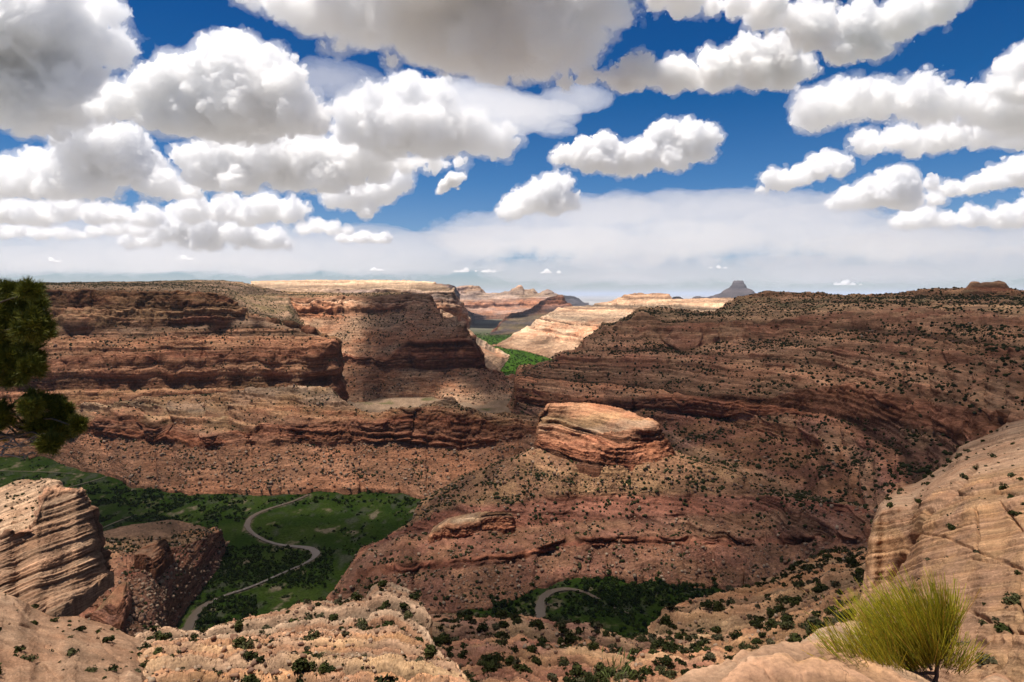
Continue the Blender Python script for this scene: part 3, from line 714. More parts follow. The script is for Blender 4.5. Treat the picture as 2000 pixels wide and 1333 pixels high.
sheet('rim_ledge', -900, 2120, .010, [
    "-900,1900,1.6 700,1900,1.6 1270,1800,1.9 1600,1800,2.0 2120,1800,2.1",
    "-900,1560,2.7 700,1560,2.3 1150,1500,2.8 1270,1450,2.9 1400,1400,3.1 1600,1380,3.2 1900,1390,3.3 2120,1420,3.3",
    "-900,1440,3.6 0,1470,3.4 700,1540,2.5 1100,1400,3.2 1270,1380,3.3 1340,1350,3.5 1400,1338,3.6 1467,1300,3.75 1517,1290,3.8 1566,1296,3.8 1640,1275,4.0 1720,1285,4.2 1800,1320,4.2 1860,1352,4.1 1900,1345,4.0 1945,1330,4.0 1975,1342,4.0 2000,1352,4.0 2120,1360,4.0",
    "-900,1400,4.6 0,1420,4.6 700,1535,2.6 1100,1390,3.3 1200,1380,3.4 1270,1372,3.5 1317,1334,3.7 1363,1323,3.8 1405,1316,3.85 1433,1296,3.9 1468,1278,4.0 1492,1268,4.05 1517,1264,4.1 1552,1271,4.1 1566,1269,4.1 1598,1244,4.4 1633,1221,4.7 1668,1216,4.8 1700,1220,4.8 1740,1240,4.8 1790,1290,4.6 1840,1338,4.5 1880,1346,4.4 1910,1333,4.3 1945,1312,4.3 1966,1321,4.3 1985,1338,4.3 2120,1345,4.3",
    "-900,1500,6.0 0,1560,6.0 700,1900,3.2 1270,1700,4.6 1517,1600,5.2 1668,1550,6.0 1800,1650,5.8 2120,1700,5.5"],
    [('dome', 'fgtan', 'pale'), ('dome', 'fgtan', 'sand'), ('dome', 'pale', 'fgtan'), ('hid', 'sand', 'sand')],
    M_fg, step=2.2, seed=150, jit=.5, sm=5, yj=.3, amp=.55, block=.35, crack=.3, grooves=[([(1433, 1297), (1490, 1310), (1520, 1333)], 5, .03), ([(1566, 1270), (1600, 1290), (1640, 1300)], 5, .02)])

# skyline rocks
M_butte = rock_mat('butte_rock', 8, .8, .8)
o = sheet('butte', 1362, 1500, 9, [
    "1362,588,14000 1380,588,13900 1440,588,13800 1490,587,14000 1500,586,14200",
    "1362,586,14200 1385,584,14200 1405,578,14300 1421,571,14400 1440,569,14400 1465,571,14400 1476,578,14400 1490,582,14400 1500,585,14400",
    "1362,585,14400 1385,582,14500 1405,577,14600 1421,567,14700 1431,562,14750 1453,561,14750 1458,565,14700 1465,568,14700 1476,576.5,14600 1490,581,14600 1500,584,14600",
    "1362,584.5,14600 1385,581.5,14700 1405,576.5,14800 1420,566,14850 1429,558,14900 1431,555,15000 1433.5,549,15050 1441,548.5,15050 1451,548.5,15050 1453.5,555,14950 1459,562,14900 1465,567,14800 1476,576,14750 1490,580.5,14700 1500,583.5,14700",
    "1362,590,16000 1440,570,16200 1500,588,16000"],
    [('talus', 'slate', 'slate'), ('ledgy', 'slate', 'slate'), ('cliff', 'slate', 'slate'), ('hid', 'slate', 'slate')], M_butte, step=1.0, seed=160, jit=.15, sm=.7, amp=.35, rowk=1.5)  # cloud shadow on the butte put into its colour
tag(o, 'dark flat capped butte standing alone on the right hand skyline', 'butte')
del o['kind']
for (a, b, t_, sd, lb) in ((1306, 1338, 578.5, 161, 'low dark rock knob on the skyline just right of the sunlit ridge'), (1350, 1374, 579.5, 162, 'smallest dark rock knob on the skyline beside the butte')):
    m_ = (a + b) / 2
    o = sheet('rock_outcrop', a, b, 5, ["%d,588,9000 %d,588,8950 %d,588,9000" % (a, m_, b), "%d,586,9050 %.1f,581,9080 %d,586,9050" % (a, m_, b), "%d,586,9080 %.1f,%.1f,9120 %.1f,%.1f,9130 %.1f,%.1f,9120 %d,586,9080" % (a, m_ - 7, t_ + 1, m_, t_, m_ + 6, t_ + .5, b), "%d,590,9400 %d,590,9400" % (a, b)],
          [('cliff', 'slate', 'slate'), ('cliff', 'slate', 'slate'), ('hid', 'slate', 'slate')], M_butte, step=1.0, seed=sd, jit=.2, sm=.7, amp=.2)
    tag(o, lb, 'rock')
    del o['kind']
o = sheet('rock_outcrop', 1882, 1982, 1.0, [
    "1882,574,1590 1900,574,1585 1950,574,1585 1982,573,1590",
    "1882,570,1600 1890,562,1602 1903,556,1604 1915,558,1600 1935,557,1602 1950,554,1604 1962,556,1604 1970,563,1602 1982,570,1600",
    "1882,569.5,1610 1889,561,1614 1896,552,1620 1904,549,1625 1911,551,1622 1915,555,1618 1922,552,1622 1932,552,1625 1938,552,1624 1944,549,1628 1950,547.5,1630 1960,550,1628 1967,557,1620 1973,564,1614 1982,569.5,1610",
    "1882,576,1680 1930,576,1690 1982,576,1680"],
    [('dome', 'red', 'sand'), ('dome', 'sand', 'red'), ('hid', 'tan', 'tan')], M_mid, step=1.0, seed=163, jit=.3, sm=.8, amp=.35, yj=.3)
tag(o, 'row of rounded reddish sandstone knobs on the skyline at far right', 'rock outcrop')
del o['kind']
for nm_, lb, ct in (('rock_fin', 'leaning sandstone fin with a dark right side on the river mound', 'rock outcrop'), ('tilted_rock_fin', 'pinkish rock fin tilted against the river mound nearest the viewer', 'rock outcrop'), ('spur_ledge', 'blocky sandstone ledge jutting from the talus below the dome', 'rock outcrop'), ('sandstone_dome', 'banded sandstone dome catching the sun in the middle of the canyon', 'rock outcrop')):
    o = bpy.data.objects[nm_]
    tag(o, lb, ct)
    del o['kind']
bpy.data.objects['tilted_rock_fin'].name = 'rock_fin'
# ------------------------------------------------------------------ valley floor, river
RIV = [  # centre lines on the floor: (px, py, width m)
    [(330, 1300, 13), (352, 1250, 12), (368, 1228, 11), (381, 1200, 10), (398, 1182, 8), (440, 1164, 5), (490, 1149, 4), (540, 1126, 4), (590, 1105, 3.6), (612, 1094, 5), (622, 1083, 10), (612, 1073, 13), (588, 1069, 9),
     (555, 1068, 5.5), (520, 1059, 5.5), (492, 1043, 6), (480, 1028, 8), (488, 1013, 8), (510, 1000, 7), (545, 989, 6), (575, 980, 5.5), (592, 972, 6), (606, 966, 6)],
    [(1052, 1260, 11), (1056, 1225, 11), (1055, 1195, 11), (1056, 1175, 11), (1066, 1160, 11), (1090, 1151, 9), (1122, 1151, 7), (1150, 1160, 5.5), (1172, 1175, 4)],
    [(1186, 1184, 2.5), (1200, 1190, 3), (1222, 1197, 3), (1236, 1203, 2)],
    [(185, 1040, 3), (215, 1026, 4), (245, 1014, 3), (272, 1004, 2)],
    [(120, 956, 3), (160, 947, 4), (195, 936, 3.5), (215, 930, 2)],
    [(-60, 916, 4), (0, 921, 3), (90, 923, 3), (150, 927, 2)]]
ZF = -300.0
def on_floor(px, py):
    Y = -ZF * FOC / (py - HY)
    return (px - CX) / FOC * Y, Y
def river_line(r, n=14):
    a = np.array([on_floor(p, q) + (w * .82,) for p, q, w in r])
    d = np.r_[0, np.cumsum(np.hypot(*np.diff(a[:, :2], axis=0).T))]
    t = np.linspace(0, d[-1], max(8, int(d[-1] / 4)))
    b = np.stack([np.interp(t, d, a[:, i]) for i in range(3)], 1)
    for i in range(3):
        b[:, i] = gsm(b[:, i], 2.5)
    return b
RL = [river_line(r) for r in RIV]
RPTS = np.concatenate([r[::2] for r in RL[:2]])

def floor_colour(X, Y):
    n1 = fbm(X / 60, Y / 60, 0 * X, 5, 201, .6)
    n2 = fbm(X / 22, Y / 40, 0 * X + 5, 4, 202, .6)
    n3 = fbm(X / 160, Y / 240, 0 * X + 9, 4, 203)
    grass = np.array([.021, .040, .006])
    grass2 = np.array([.037, .057, .010])
    sage = np.array([.062, .062, .044])
    bare = np.array([.215, .160, .112])
    far = np.array([.135, .125, .090])
    lush = np.array([.038, .082, .009])
    a = smooth(-.2, .3, n1)[..., None]
    C = grass * (1 - a) + grass2 * a
    w = smooth(.06, .34, n2 + .3 * n3)[..., None] * .75
    C = C * (1 - w) + sage * w
    w = smooth(.22, .45, n1 * .6 - n2 + .2 * n3)[..., None] * .75
    C = C * (1 - w) + bare * w
    l = (smooth(2150, 2350, Y) * (1 - smooth(4500, 5200, Y)))[..., None]
    lc = lush * (.75 + .5 * smooth(-.3, .3, n2)[..., None])
    C = C * (1 - l) + lc * l
    # the bare terrace in the side canyon
    t = (smooth(1620, 1720, Y) * (1 - smooth(2100, 2250, Y)))[..., None]
    bb = bare * np.array([1.05, .95, .9]) * (.8 + .35 * smooth(-.4, .4, n2)[..., None])
    g2 = smooth(.15, .3, fbm(X / 90, Y / 120, 0 * X + 31, 3, 207))[..., None] * .6
    C = C * (1 - t) + (bb * (1 - g2) + grass2 * g2) * t
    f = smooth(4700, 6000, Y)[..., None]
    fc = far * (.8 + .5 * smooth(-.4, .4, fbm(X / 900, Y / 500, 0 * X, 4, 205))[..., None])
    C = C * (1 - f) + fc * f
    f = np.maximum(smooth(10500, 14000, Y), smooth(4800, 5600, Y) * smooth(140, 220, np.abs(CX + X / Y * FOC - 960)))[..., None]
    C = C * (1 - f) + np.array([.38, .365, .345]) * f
    return C

def floor_sheet():
    py = np.concatenate([np.arange(1420, 690, -2.0), np.arange(690, 600, -1.2), np.linspace(600, 580, 14)])
    Y = -ZF * FOC / (py - HY)
    Y = np.concatenate([Y, [1.2e5, 2.5e5]])
    px = np.concatenate([[-4000, -2000, -1000, -600], np.arange(-300, 2300, 3.0), [2600, 3000, 4000, 6000]])
    gx = (px[:, None] - CX) / FOC * Y[None]
    gy = np.broadcast_to(Y[None], gx.shape)
    gz = ZF + .9 * fbm(gx / 45, gy / 45, 0 * gx, 4, 210) * (gy < 4000) - .2 + 7 * smooth(-.1, .5, fbm(gx / 70, gy / 70, 0 * gx, 4, 212)) * smooth(1600, 1750, gy) * (1 - smooth(2150, 2300, gy))
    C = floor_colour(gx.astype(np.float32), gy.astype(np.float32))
    # sandy margins along the river
    m = (gy < 1300)
    d = np.full(gx.shape, 99.0, np.float32)
    I = np.nonzero(m)
    q = np.stack([gx[I], gy[I]], -1).astype(np.float32)
    dm = np.full(len(q), 99.0, np.float32)
    for p in RPTS:
        dm = np.minimum(dm, np.hypot(q[:, 0] - p[0], q[:, 1] - p[1]) - p[2] / 2)
    d[I] = dm
    gz = gz - .7 * (1 - smooth(0, 6, d)) * 0
    nn = fbm(gx / 12, gy / 12, 0 * gx, 3, 211)
    w = ((1 - smooth(.3, 3.0, d + 5 * nn)) * .75)[..., None]
    C = C * (1 - w) + np.array([.20, .15, .105]) * w
    nx, ny = gx.shape
    idx = np.arange(nx * ny).reshape(nx, ny)
    f = np.stack([idx[:-1, :-1], idx[1:, :-1], idx[1:, 1:], idx[:-1, 1:]], -1).reshape(-1, 4)
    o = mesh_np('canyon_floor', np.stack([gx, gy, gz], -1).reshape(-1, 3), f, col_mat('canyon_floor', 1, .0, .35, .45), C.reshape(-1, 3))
    tag(o, kind='structure')
floor_sheet()

M_water = bpy.data.materials.new('muddy_water')
M_water.use_nodes = True
b_ = M_water.node_tree.nodes['Principled BSDF']
b_.inputs['Base Color'].default_value = (.135, .100, .070, 1)
b_.inputs['Roughness'].default_value = .28
b_.inputs['Specular IOR Level'].default_value = .35
for k, r in enumerate(RL):
    t = np.gradient(r[:, :2], axis=0)
    t /= np.linalg.norm(t, axis=1, keepdims=True) + 1e-9
    nrm = np.stack([-t[:, 1], t[:, 0]], 1)
    wob = 1 + .45 * fbm(r[:, 0] / 11, r[:, 1] / 11, 0 * r[:, 0] + k, 3, 220)
    wob2 = 1 + .45 * fbm(r[:, 0] / 11, r[:, 1] / 11, 0 * r[:, 0] + k + 30, 3, 220)
    L_ = r[:, :2] + nrm * (r[:, 2] / 2 * wob)[:, None]
    R_ = r[:, :2] - nrm * (r[:, 2] / 2 * wob2)[:, None]
    n = len(r)
    v = np.concatenate([np.c_[L_, np.full(n, ZF + 1.0)], np.c_[R_, np.full(n, ZF + 1.0)]])
    i = np.arange(n - 1)
    o = mesh_np('river' if k < 2 else 'dry_channel', v, np.stack([i + n, i + 1 + n, i + 1, i], 1), M_water if k < 2 else None)
    if k >= 2:
        m = bpy.data.materials.get('channel_sand')
        if not m:
            m = bpy.data.materials.new('channel_sand')
            m.use_nodes = True
            m.node_tree.nodes['Principled BSDF'].inputs['Base Color'].default_value = (.13, .10, .068, 1)
            m.node_tree.nodes['Principled BSDF'].inputs['Roughness'].default_value = 1
        o.data.materials.append(m)
    tag(o, kind='structure')

# the plateau the photographer stands on, behind and beside the camera
g = []
xs_ = np.linspace(-6e4, 6e4, 60)
ys_ = -np.geomspace(1, 6e4, 40) + 2.0
gx, gy = np.meshgrid(xs_, ys_, indexing='ij')
gz = -2.0 - 0 * gx
gz[:, 0] = -2.6
idx = np.arange(gx.size).reshape(gx.shape)
f = np.stack([idx[:-1, 1:], idx[1:, 1:], idx[1:, :-1], idx[:-1, :-1]], -1).reshape(-1, 4)
o = mesh_np('rim_plateau', np.stack([gx, gy, gz], -1).reshape(-1, 3), f, col_mat('rim_plateau', 1, 0, .5, .3), np.broadcast_to(np.array([.38, .35, .32]), (gx.size, 3)))
tag(o, kind='structure')
# ------------------------------------------------------------------ plants and loose rock
RS = np.random.RandomState(11)
PH = (1 + 5 ** .5) / 2
ICO_V = np.array([(-1, PH, 0), (1, PH, 0), (-1, -PH, 0), (1, -PH, 0), (0, -1, PH), (0, 1, PH), (0, -1, -PH), (0, 1, -PH), (PH, 0, -1), (PH, 0, 1), (-PH, 0, -1), (-PH, 0, 1)]) / math.sqrt(1 + PH * PH)
ICO_F = np.array([(0, 11, 5), (0, 5, 1), (0, 1, 7), (0, 7, 10), (0, 10, 11), (1, 5, 9), (5, 11, 4), (11, 10, 2), (10, 7, 6), (7, 1, 8), (3, 9, 4), (3, 4, 2), (3, 2, 6), (3, 6, 8), (3, 8, 9), (4, 9, 5), (2, 4, 11), (6, 2, 10), (8, 6, 7), (9, 8, 1)])
M_leaf = col_mat('shrub_leaf', .85, .12)
M_bark = bpy.data.materials.new('grey_bark')
M_bark.use_nodes = True
M_bark.node_tree.nodes['Principled BSDF'].inputs['Base Color'].default_value = (.16, .135, .11, 1)
M_bark.node_tree.nodes['Principled BSDF'].inputs['Roughness'].default_value = .95
M_stone = col_mat('loose_stone', .95, .05, 2.0, .3)

def leaf_template(seed, lobes, nleaf, leaf, tall=.75):
    """a bush of unit radius: separate leaf sprays spread through several lobes, standing on z = 0"""
    rs = np.random.RandomState(seed)
    c = []
    for i in range(lobes):
        a = rs.uniform(0, 6.28)
        r = rs.uniform(.1, .55)
        c.append((r * math.cos(a), r * math.sin(a), rs.uniform(.25, .75) * tall, rs.uniform(.32, .52)))
    c = np.array(c)
    k = rs.randint(0, lobes, nleaf)
    d = rs.normal(size=(nleaf, 3))
    d /= np.linalg.norm(d, axis=1, keepdims=True)
    rad = c[k, 3] * rs.uniform(.45, 1.08, nleaf) ** .6
    p = c[k, :3] + d * rad[:, None] * np.array([1, 1, .85])
    p[:, 2] = np.maximum(p[:, 2], .02)
    n = d + rs.normal(size=(nleaf, 3)) * .55
    n /= np.linalg.norm(n, axis=1, keepdims=True)
    t = np.cross(n, rs.normal(size=(nleaf, 3)))
    t /= np.linalg.norm(t, axis=1, keepdims=True)
    b = np.cross(n, t)
    s = leaf * rs.uniform(.6, 1.4, nleaf)[:, None]
    v = np.stack([p - t * s, p + b * s * .7, p + t * s * 1.1, p - b * s * .7], 1).reshape(-1, 3)
    f = np.arange(nleaf * 4).reshape(-1, 4)
    tone = np.repeat(rs.uniform(.7, 1.35, nleaf), 4)
    return v, f, tone

GREENS = np.array([(.028, .033, .008), (.038, .042, .011), (.022, .026, .007), (.052, .052, .020), (.078, .070, .036)])
SIZES = dict(left_slab=(.45, 1.7), rim_slope=(.4, 2.6), lower_terrace=(.8, 4.0), right_slope=(.8, 4.6), right_slab=(.45, 1.7), block_cliff=(.8, 2.2),
             river_mound=(1.4, 3.2), central_spur=(1.4, 4.4), lower_bench=(1.4, 4.0), left_canyon_wall=(1.6, 4.6), right_canyon_wall=(1.7, 5.4),
             promontory=(2.4, 5.6), far_left_mesa=(3, 6), gap_slope=(2.4, 5), far_right_ridge=(3, 6.5), shadowed_butte_ridge=(4, 7))
WHERE = dict(left_slab=('small dark shrub rooted in the pale sandstone slab at the lower left', 'shrubs on the lower left slab'),
             rim_slope=('dark green shrub on the pale rubble slope at the bottom centre', 'shrubs on the pale slope below the rim'),
             lower_terrace=('dark green bush on the purplish terrace above the small river loop', 'bushes on the purplish terrace'),
             right_slope=('dark bush on the stony slope beneath the big right hand slab', 'bushes on the stony right slope'),
             right_slab=('small bush growing in a crack of the big sandstone slab at right', 'bushes on the right slab'),
             block_cliff=('low shrub on the flat top of the leaning block cliff at left', 'shrubs on the block cliff'))
pts, wid, nrm, shn, scl = [], [], [], [], []
for (nm, s, p, n) in SCRUB:
    a, b = SIZES.get(nm, (2, 4))
    w = a * .8 + (b * 1.15 - a * .8) * RS.rand(len(p)) ** 3.0
    pts.append(p)
    wid.append(w)
    nrm.append(n)
    shn += [nm] * len(p)
pts, wid, nrm, shn = np.concatenate(pts), np.concatenate(wid), np.concatenate(nrm), np.array(shn)
sx = CX + pts[:, 0] / pts[:, 1] * FOC
sy = HY - pts[:, 2] / pts[:, 1] * FOC
# none right in front of the rim, few left on bare places
keep = (pts[:, 1] > 25)
pts, wid, nrm, shn, sx, sy = pts[keep], wid[keep], nrm[keep], shn[keep], sx[keep], sy[keep]
vis = (sx > -10) & (sx < 2010) & (sy < 1345)
score = wid / pts[:, 1] * vis
order = np.argsort(-score)
near = np.isin(shn, list(WHERE))
ind = [i for i in order if near[i]][:300]
print('plants', len(pts), 'single', len(ind))
TPL = [leaf_template(60 + k, 4 + k % 4, 340, .125, (.7, .85, 1.0, .6)[k % 4]) for k in range(7)]
meshes = []
for k, (v, f, tone) in enumerate(TPL):
    g_ = GREENS[k % len(GREENS)]
    o = mesh_np('shrub', v, f, M_leaf, np.clip(1.35 * g_[None] * tone[:, None], 0, 1))
    meshes.append(o.data)
    bpy.data.objects.remove(o)
for i in ind:
    o = bpy.data.objects.new('shrub', meshes[RS.randint(len(meshes))])
    COL.objects.link(o)
    w = wid[i] / 2
    o.location = pts[i] - np.array([0, 0, .06 * w])
    o.rotation_euler = (0, 0, RS.uniform(0, 6.28))
    o.scale = (w, w * RS.uniform(.8, 1.15), w * RS.uniform(.75, 1.05))
    lb, gr = WHERE[shn[i]]
    tag(o, lb, 'shrub', gr)

def scatter(name, idx, tpl, P_, W_, cols, mat, zs=(.8, 1.1), sink=.1, parent=None):
    """many copies of a small template as one mesh"""
    v, f = tpl[0], tpl[1]
    tone = tpl[2] if len(tpl) > 2 else np.ones(len(v))
    n, m = len(idx), len(v)
    a = RS.uniform(0, 6.28, n)
    w = W_[idx] / 2
    ca, sa = np.cos(a) * w, np.sin(a) * w
    hz = w * RS.uniform(zs[0], zs[1], n)
    X = P_[idx, 0][:, None] + ca[:, None] * v[:, 0] - sa[:, None] * v[:, 1]
    Y = P_[idx, 1][:, None] + sa[:, None] * v[:, 0] + ca[:, None] * v[:, 1]
    Z = P_[idx, 2][:, None] + hz[:, None] * (v[:, 2] - sink)
    V = np.stack([X, Y, Z], -1).reshape(-1, 3)
    Fc = (f[None] + (np.arange(n) * m)[:, None, None]).reshape(-1, f.shape[1])
    C = (cols[:, None, :] * tone[None, :, None]).reshape(-1, 3)
    return V, Fc, C

def join(parts):
    V, Fc, C, o = [], [], [], 0
    for v, f, c in parts:
        V.append(v)
        Fc.append(f + o)
        C.append(c)
        o += len(v)
    return np.concatenate(V), np.concatenate(Fc), np.concatenate(C)

rest = np.setdiff1d(np.arange(len(pts)), ind)
parts = []
nr = rest[near[rest]]
for k in range(3):
    q = nr[k::3]
    if len(q):
        parts.append(scatter('', q, leaf_template(80 + k, 4, 70, .24), pts, wid, GREENS[RS.randint(0, 5, len(q))], M_leaf))
v, f, c = join(parts)
tag(mesh_np('scrub', v, f, M_leaf, c), 'scattered low scrub between the larger bushes on the near slopes', 'scrub', kind='stuff')
fr = rest[~near[rest]]
parts = []
for k in range(5):
    rs = np.random.RandomState(90 + k)
    tv = ICO_V * rs.uniform(.62, 1.25, (12, 1)) * np.array([1, 1, .9]) + np.array([0, 0, .55])
    q = fr[k::5]
    parts.append(scatter('', q, (tv, ICO_F, rs.uniform(.8, 1.2, 12)), pts, wid, GREENS[RS.randint(0, 4, len(q))] * RS.uniform(.75, 1.15, (len(q), 1)), M_leaf))
v, f, c = join(parts)
tag(mesh_np('juniper_scrub', v, f, M_leaf, c), 'dark junipers and brush dotting the far canyon walls and talus', 'brush', kind='stuff')

# loose rock
pts2, wid2, nm2 = [], [], []
for (nm, s, p, n) in ROCKS:
    pts2.append(p)
    wid2.append((1.9 + 8 * RS.rand(len(p)) ** 5) * max(s, .8 if s > .4 else s) * (1.0 if s > .4 else 1.0))
    nm2 += [nm] * len(p)
pts2, wid2, nm2 = np.concatenate(pts2), np.concatenate(wid2), np.array(nm2)
STONE = np.array([(.36, .24, .16), (.30, .185, .12), (.25, .14, .09), (.42, .30, .205), (.22, .13, .09)])
def rock_template(seed, sub=0):
    rs = np.random.RandomState(seed)
    v = ICO_V * rs.uniform(.6, 1.2, (12, 1)) * rs.uniform(.65, 1.2, (1, 3))
    # chop to slabs and blocks
    for _ in range(7):
        n = rs.normal(size=3)
        n /= np.linalg.norm(n)
        h = rs.uniform(.3, .6)
        d = v @ n
        v = v - np.maximum(d - h, 0)[:, None] * n
    return v + np.array([0, 0, .35]), ICO_F, np.ones(12)
sc2 = wid2 / pts2[:, 1]
sx2 = CX + pts2[:, 0] / pts2[:, 1] * FOC
sy2 = HY - pts2[:, 2] / pts2[:, 1] * FOC
sc2 = sc2 * ((sx2 > 0) & (sx2 < 2000) & (sy2 < 1333))
big = [i for i in np.argsort(-sc2) if nm2[i] in ('rim_slope', 'right_slope', 'lower_terrace', 'left_slab')][:70]
RM = []
for k in range(6):
    v, f, t_ = rock_template(300 + k)
    o = mesh_np('boulder', v, f, M_stone, np.broadcast_to(STONE[k % 5], (12, 3)))
    RM.append(o.data)
    bpy.data.objects.remove(o)
RW = dict(rim_slope=('angular tan boulder lying on the pale slope at the bottom centre', 'boulders on the pale slope'),
          right_slope=('angular boulder on the stony slope left of the big slab', 'boulders on the right slope'),
          lower_terrace=('angular boulder on the purplish terrace at the bottom', 'boulders on the terrace'),
          left_slab=('loose block lying on the pale slab at the lower left', 'blocks on the left slab'))
for i in big:
    o = bpy.data.objects.new('boulder', RM[RS.randint(6)])
    COL.objects.link(o)
    w = wid2[i] / 2
    o.location = pts2[i]
    o.scale = (w, w, w * .8)
    o.rotation_euler = (RS.uniform(-.3, .3), RS.uniform(-.3, .3), RS.uniform(0, 6.28))
    tag(o, RW[nm2[i]][0], 'boulder', RW[nm2[i]][1])
rest2 = np.setdiff1d(np.arange(len(pts2)), big)
parts = []
for k in range(8):
    q = rest2[k::8]
    parts.append(scatter('', q, rock_template(320 + k), pts2, wid2, STONE[RS.randint(0, 5, len(q))] * RS.uniform(.75, 1.1, (len(q), 1)), M_stone, (.6, 1.0), .0))
v, f, c = join(parts)
tag(mesh_np('talus_rubble', v, f, M_stone, c), 'fallen rock rubble strewn over the talus slopes', 'rubble', kind='stuff')
print('rocks', len(pts2), {k: int((nm2 == k).sum()) for k in set(nm2)}, '%.1fs' % (time.time() - T0))

# ------------------------------------------------------------------ cottonwoods and thickets on the floor
tp, tw = [], []
def grove(n, x0, x1, y0, y1, wmin, wmax, thr, seed):
    px = RS.uniform(x0, x1, n)
    py = 1 / RS.uniform(1 / (y1 - HY), 1 / (y0 - HY), n) + HY
    X, Y = on_floor(px, py)
    nz = fbm(X / 42, Y / 42, 0 * X, 4, seed, .6)
    d = np.full(n, 99.)
    for p in RPTS:
        d = np.minimum(d, np.hypot(X - p[0], Y - p[1]) - p[2] / 2)
    k = (nz > thr) & (d > 1.2)
    tp.append(np.stack([X, Y, np.full(n, ZF)], -1)[k])
    tw.append((wmin + (wmax - wmin) * RS.rand(n) ** 2.5)[k])
grove(9000, -40, 860, 885, 1260, 2.0, 6.0, .10, 401)
grove(1800, 170, 480, 955, 1020, 3.0, 8.0, .02, 411)
grove(900, 420, 650, 1068, 1140, 2.5, 6.0, -.2, 412)
grove(500, 380, 500, 1165, 1240, 3.0, 7.5, -.1, 402)
grove(700, 380, 640, 1090, 1150, 2.0, 4.5, -.3, 403)
grove(350, 170, 800, 955, 985, 4.0, 9.0, .0, 404)
grove(1500, 930, 1420, 1110, 1250, 2.5, 7.5, -.05, 405)
grove(600, 1140, 1420, 1118, 1185, 3.5, 8.5, -.4, 407)
grove(260, 1110, 1240, 1145, 1205, 2.5, 6.5, -.3, 409)
grove(120, 950, 1050, 1135, 1215, 3.5, 8.5, -.4, 408)
grove(3500, 870, 1100, 652, 740, 5.0, 13.0, -.25, 406)
tp, tw = np.concatenate(tp), np.concatenate(tw)
rank = np.argsort(-(tw / tp[:, 1]) * (tp[:, 1] < 1400))
TG = np.array([(.020, .040, .006), (.028, .048, .008), (.017, .034, .006), (.038, .056, .010)])
def tree_parts(seed):
    v, f, t_ = leaf_template(seed, 7, 420, .10, 1.15)
    v = v * np.array([1, 1, 1.15]) + np.array([0, 0, .35])
    return v, f, t_
tm = []
for k in range(5):
    v, f, t_ = tree_parts(440 + k)
    o = mesh_np('crown', v, f, M_leaf, TG[k % 4][None] * t_[:, None])
    crown = o.data
    bpy.data.objects.remove(o)
    a = np.linspace(0, 2 * math.pi, 7)[:-1]
    ring = [np.c_[np.cos(a) * r + dx, np.sin(a) * r, np.full(6, z)] for z, r, dx in ((-.1, .11, 0), (.3, .085, .02), (.62, .06, .05), (1.0, .03, .03))]
    v = np.concatenate(ring)
    f = np.array([(6 * j + i, 6 * j + (i + 1) % 6, 6 * (j + 1) + (i + 1) % 6, 6 * (j + 1) + i) for j in range(3) for i in range(6)])
    o = mesh_np('trunk', v, f, M_bark)
    tm.append((crown, o.data))
    bpy.data.objects.remove(o)
tre = rank[:140]
for i in tre:
    cr_, tr_ = tm[RS.randint(5)]
    r = bpy.data.objects.new('cottonwood_tree', None)
    COL.objects.link(r)
    r.location = tp[i]
    w = tw[i] / 2
    r.scale = (w, w, w * RS.uniform(.8, 1.1))
    r.rotation_euler = (0, 0, RS.uniform(0, 6.28))
    px_ = CX + tp[i, 0] / tp[i, 1] * FOC
    if px_ > 930:
        tag(r, 'dark green cottonwood beside the small river loop at the bottom right', 'tree', 'trees by the right river loop')
    elif tp[i, 1] < 760:
        tag(r, 'dark green cottonwood on the river flat near the bottom left bend', 'tree', 'trees by the lower left river bend')
    else:
        tag(r, 'dark green tree on the grassy valley floor at left', 'tree', 'trees on the left valley floor')
    for nm_, me_ in (('trunk', tr_), ('crown', cr_)):
        c_ = bpy.data.objects.new(nm_, me_)
        COL.objects.link(c_)
        c_.parent = r
rest3 = np.setdiff1d(np.arange(len(tp)), tre)
parts = []
for k in range(4):
    q = rest3[k::4]
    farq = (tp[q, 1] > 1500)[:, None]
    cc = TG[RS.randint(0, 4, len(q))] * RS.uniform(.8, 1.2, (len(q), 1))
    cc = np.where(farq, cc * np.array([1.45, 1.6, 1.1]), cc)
    parts.append(scatter('', q, leaf_template(460 + k, 5, 60, .30, .8), tp, tw, cc, M_leaf, (.8, 1.15), .0))
v, f, c = join(parts)
tag(mesh_np('riverside_thicket', v, f, M_leaf, c), 'dark green thicket of brush along the river on the canyon floor', 'thicket', kind='stuff')
print('trees', len(tp), '%.1fs' % (time.time() - T0))
# ------------------------------------------------------------------ clouds: closed billowed hulls filled with even scattering vapour
import openvdb
def vapour(name, dens, alb=1.0, g=.5):
    m = bpy.data.materials.new(name)
    m.use_nodes = True
    t = m.node_tree
    t.nodes.clear()
    out = t.nodes.new('ShaderNodeOutputMaterial')
    vs = t.nodes.new('ShaderNodeVolumeScatter')
    vs.inputs['Color'].default_value = (alb, alb, alb, 1)
    vs.inputs['Density'].default_value = dens
    vs.inputs['Anisotropy'].default_value = g
    if alb < 1:     # the dark deck also soaks up light
        va = t.nodes.new('ShaderNodeVolumeAbsorption')
        va.inputs['Color'].default_value = (alb, alb, alb, 1)
        va.inputs['Density'].default_value = dens
        ad = t.nodes.new('ShaderNodeAddShader')
        t.links.new(vs.outputs[0], ad.inputs[0])
        t.links.new(va.outputs[0], ad.inputs[1])
        t.links.new(ad.outputs[0], out.inputs['Volume'])
    else:
        t.links.new(vs.outputs[0], out.inputs['Volume'])
    return m

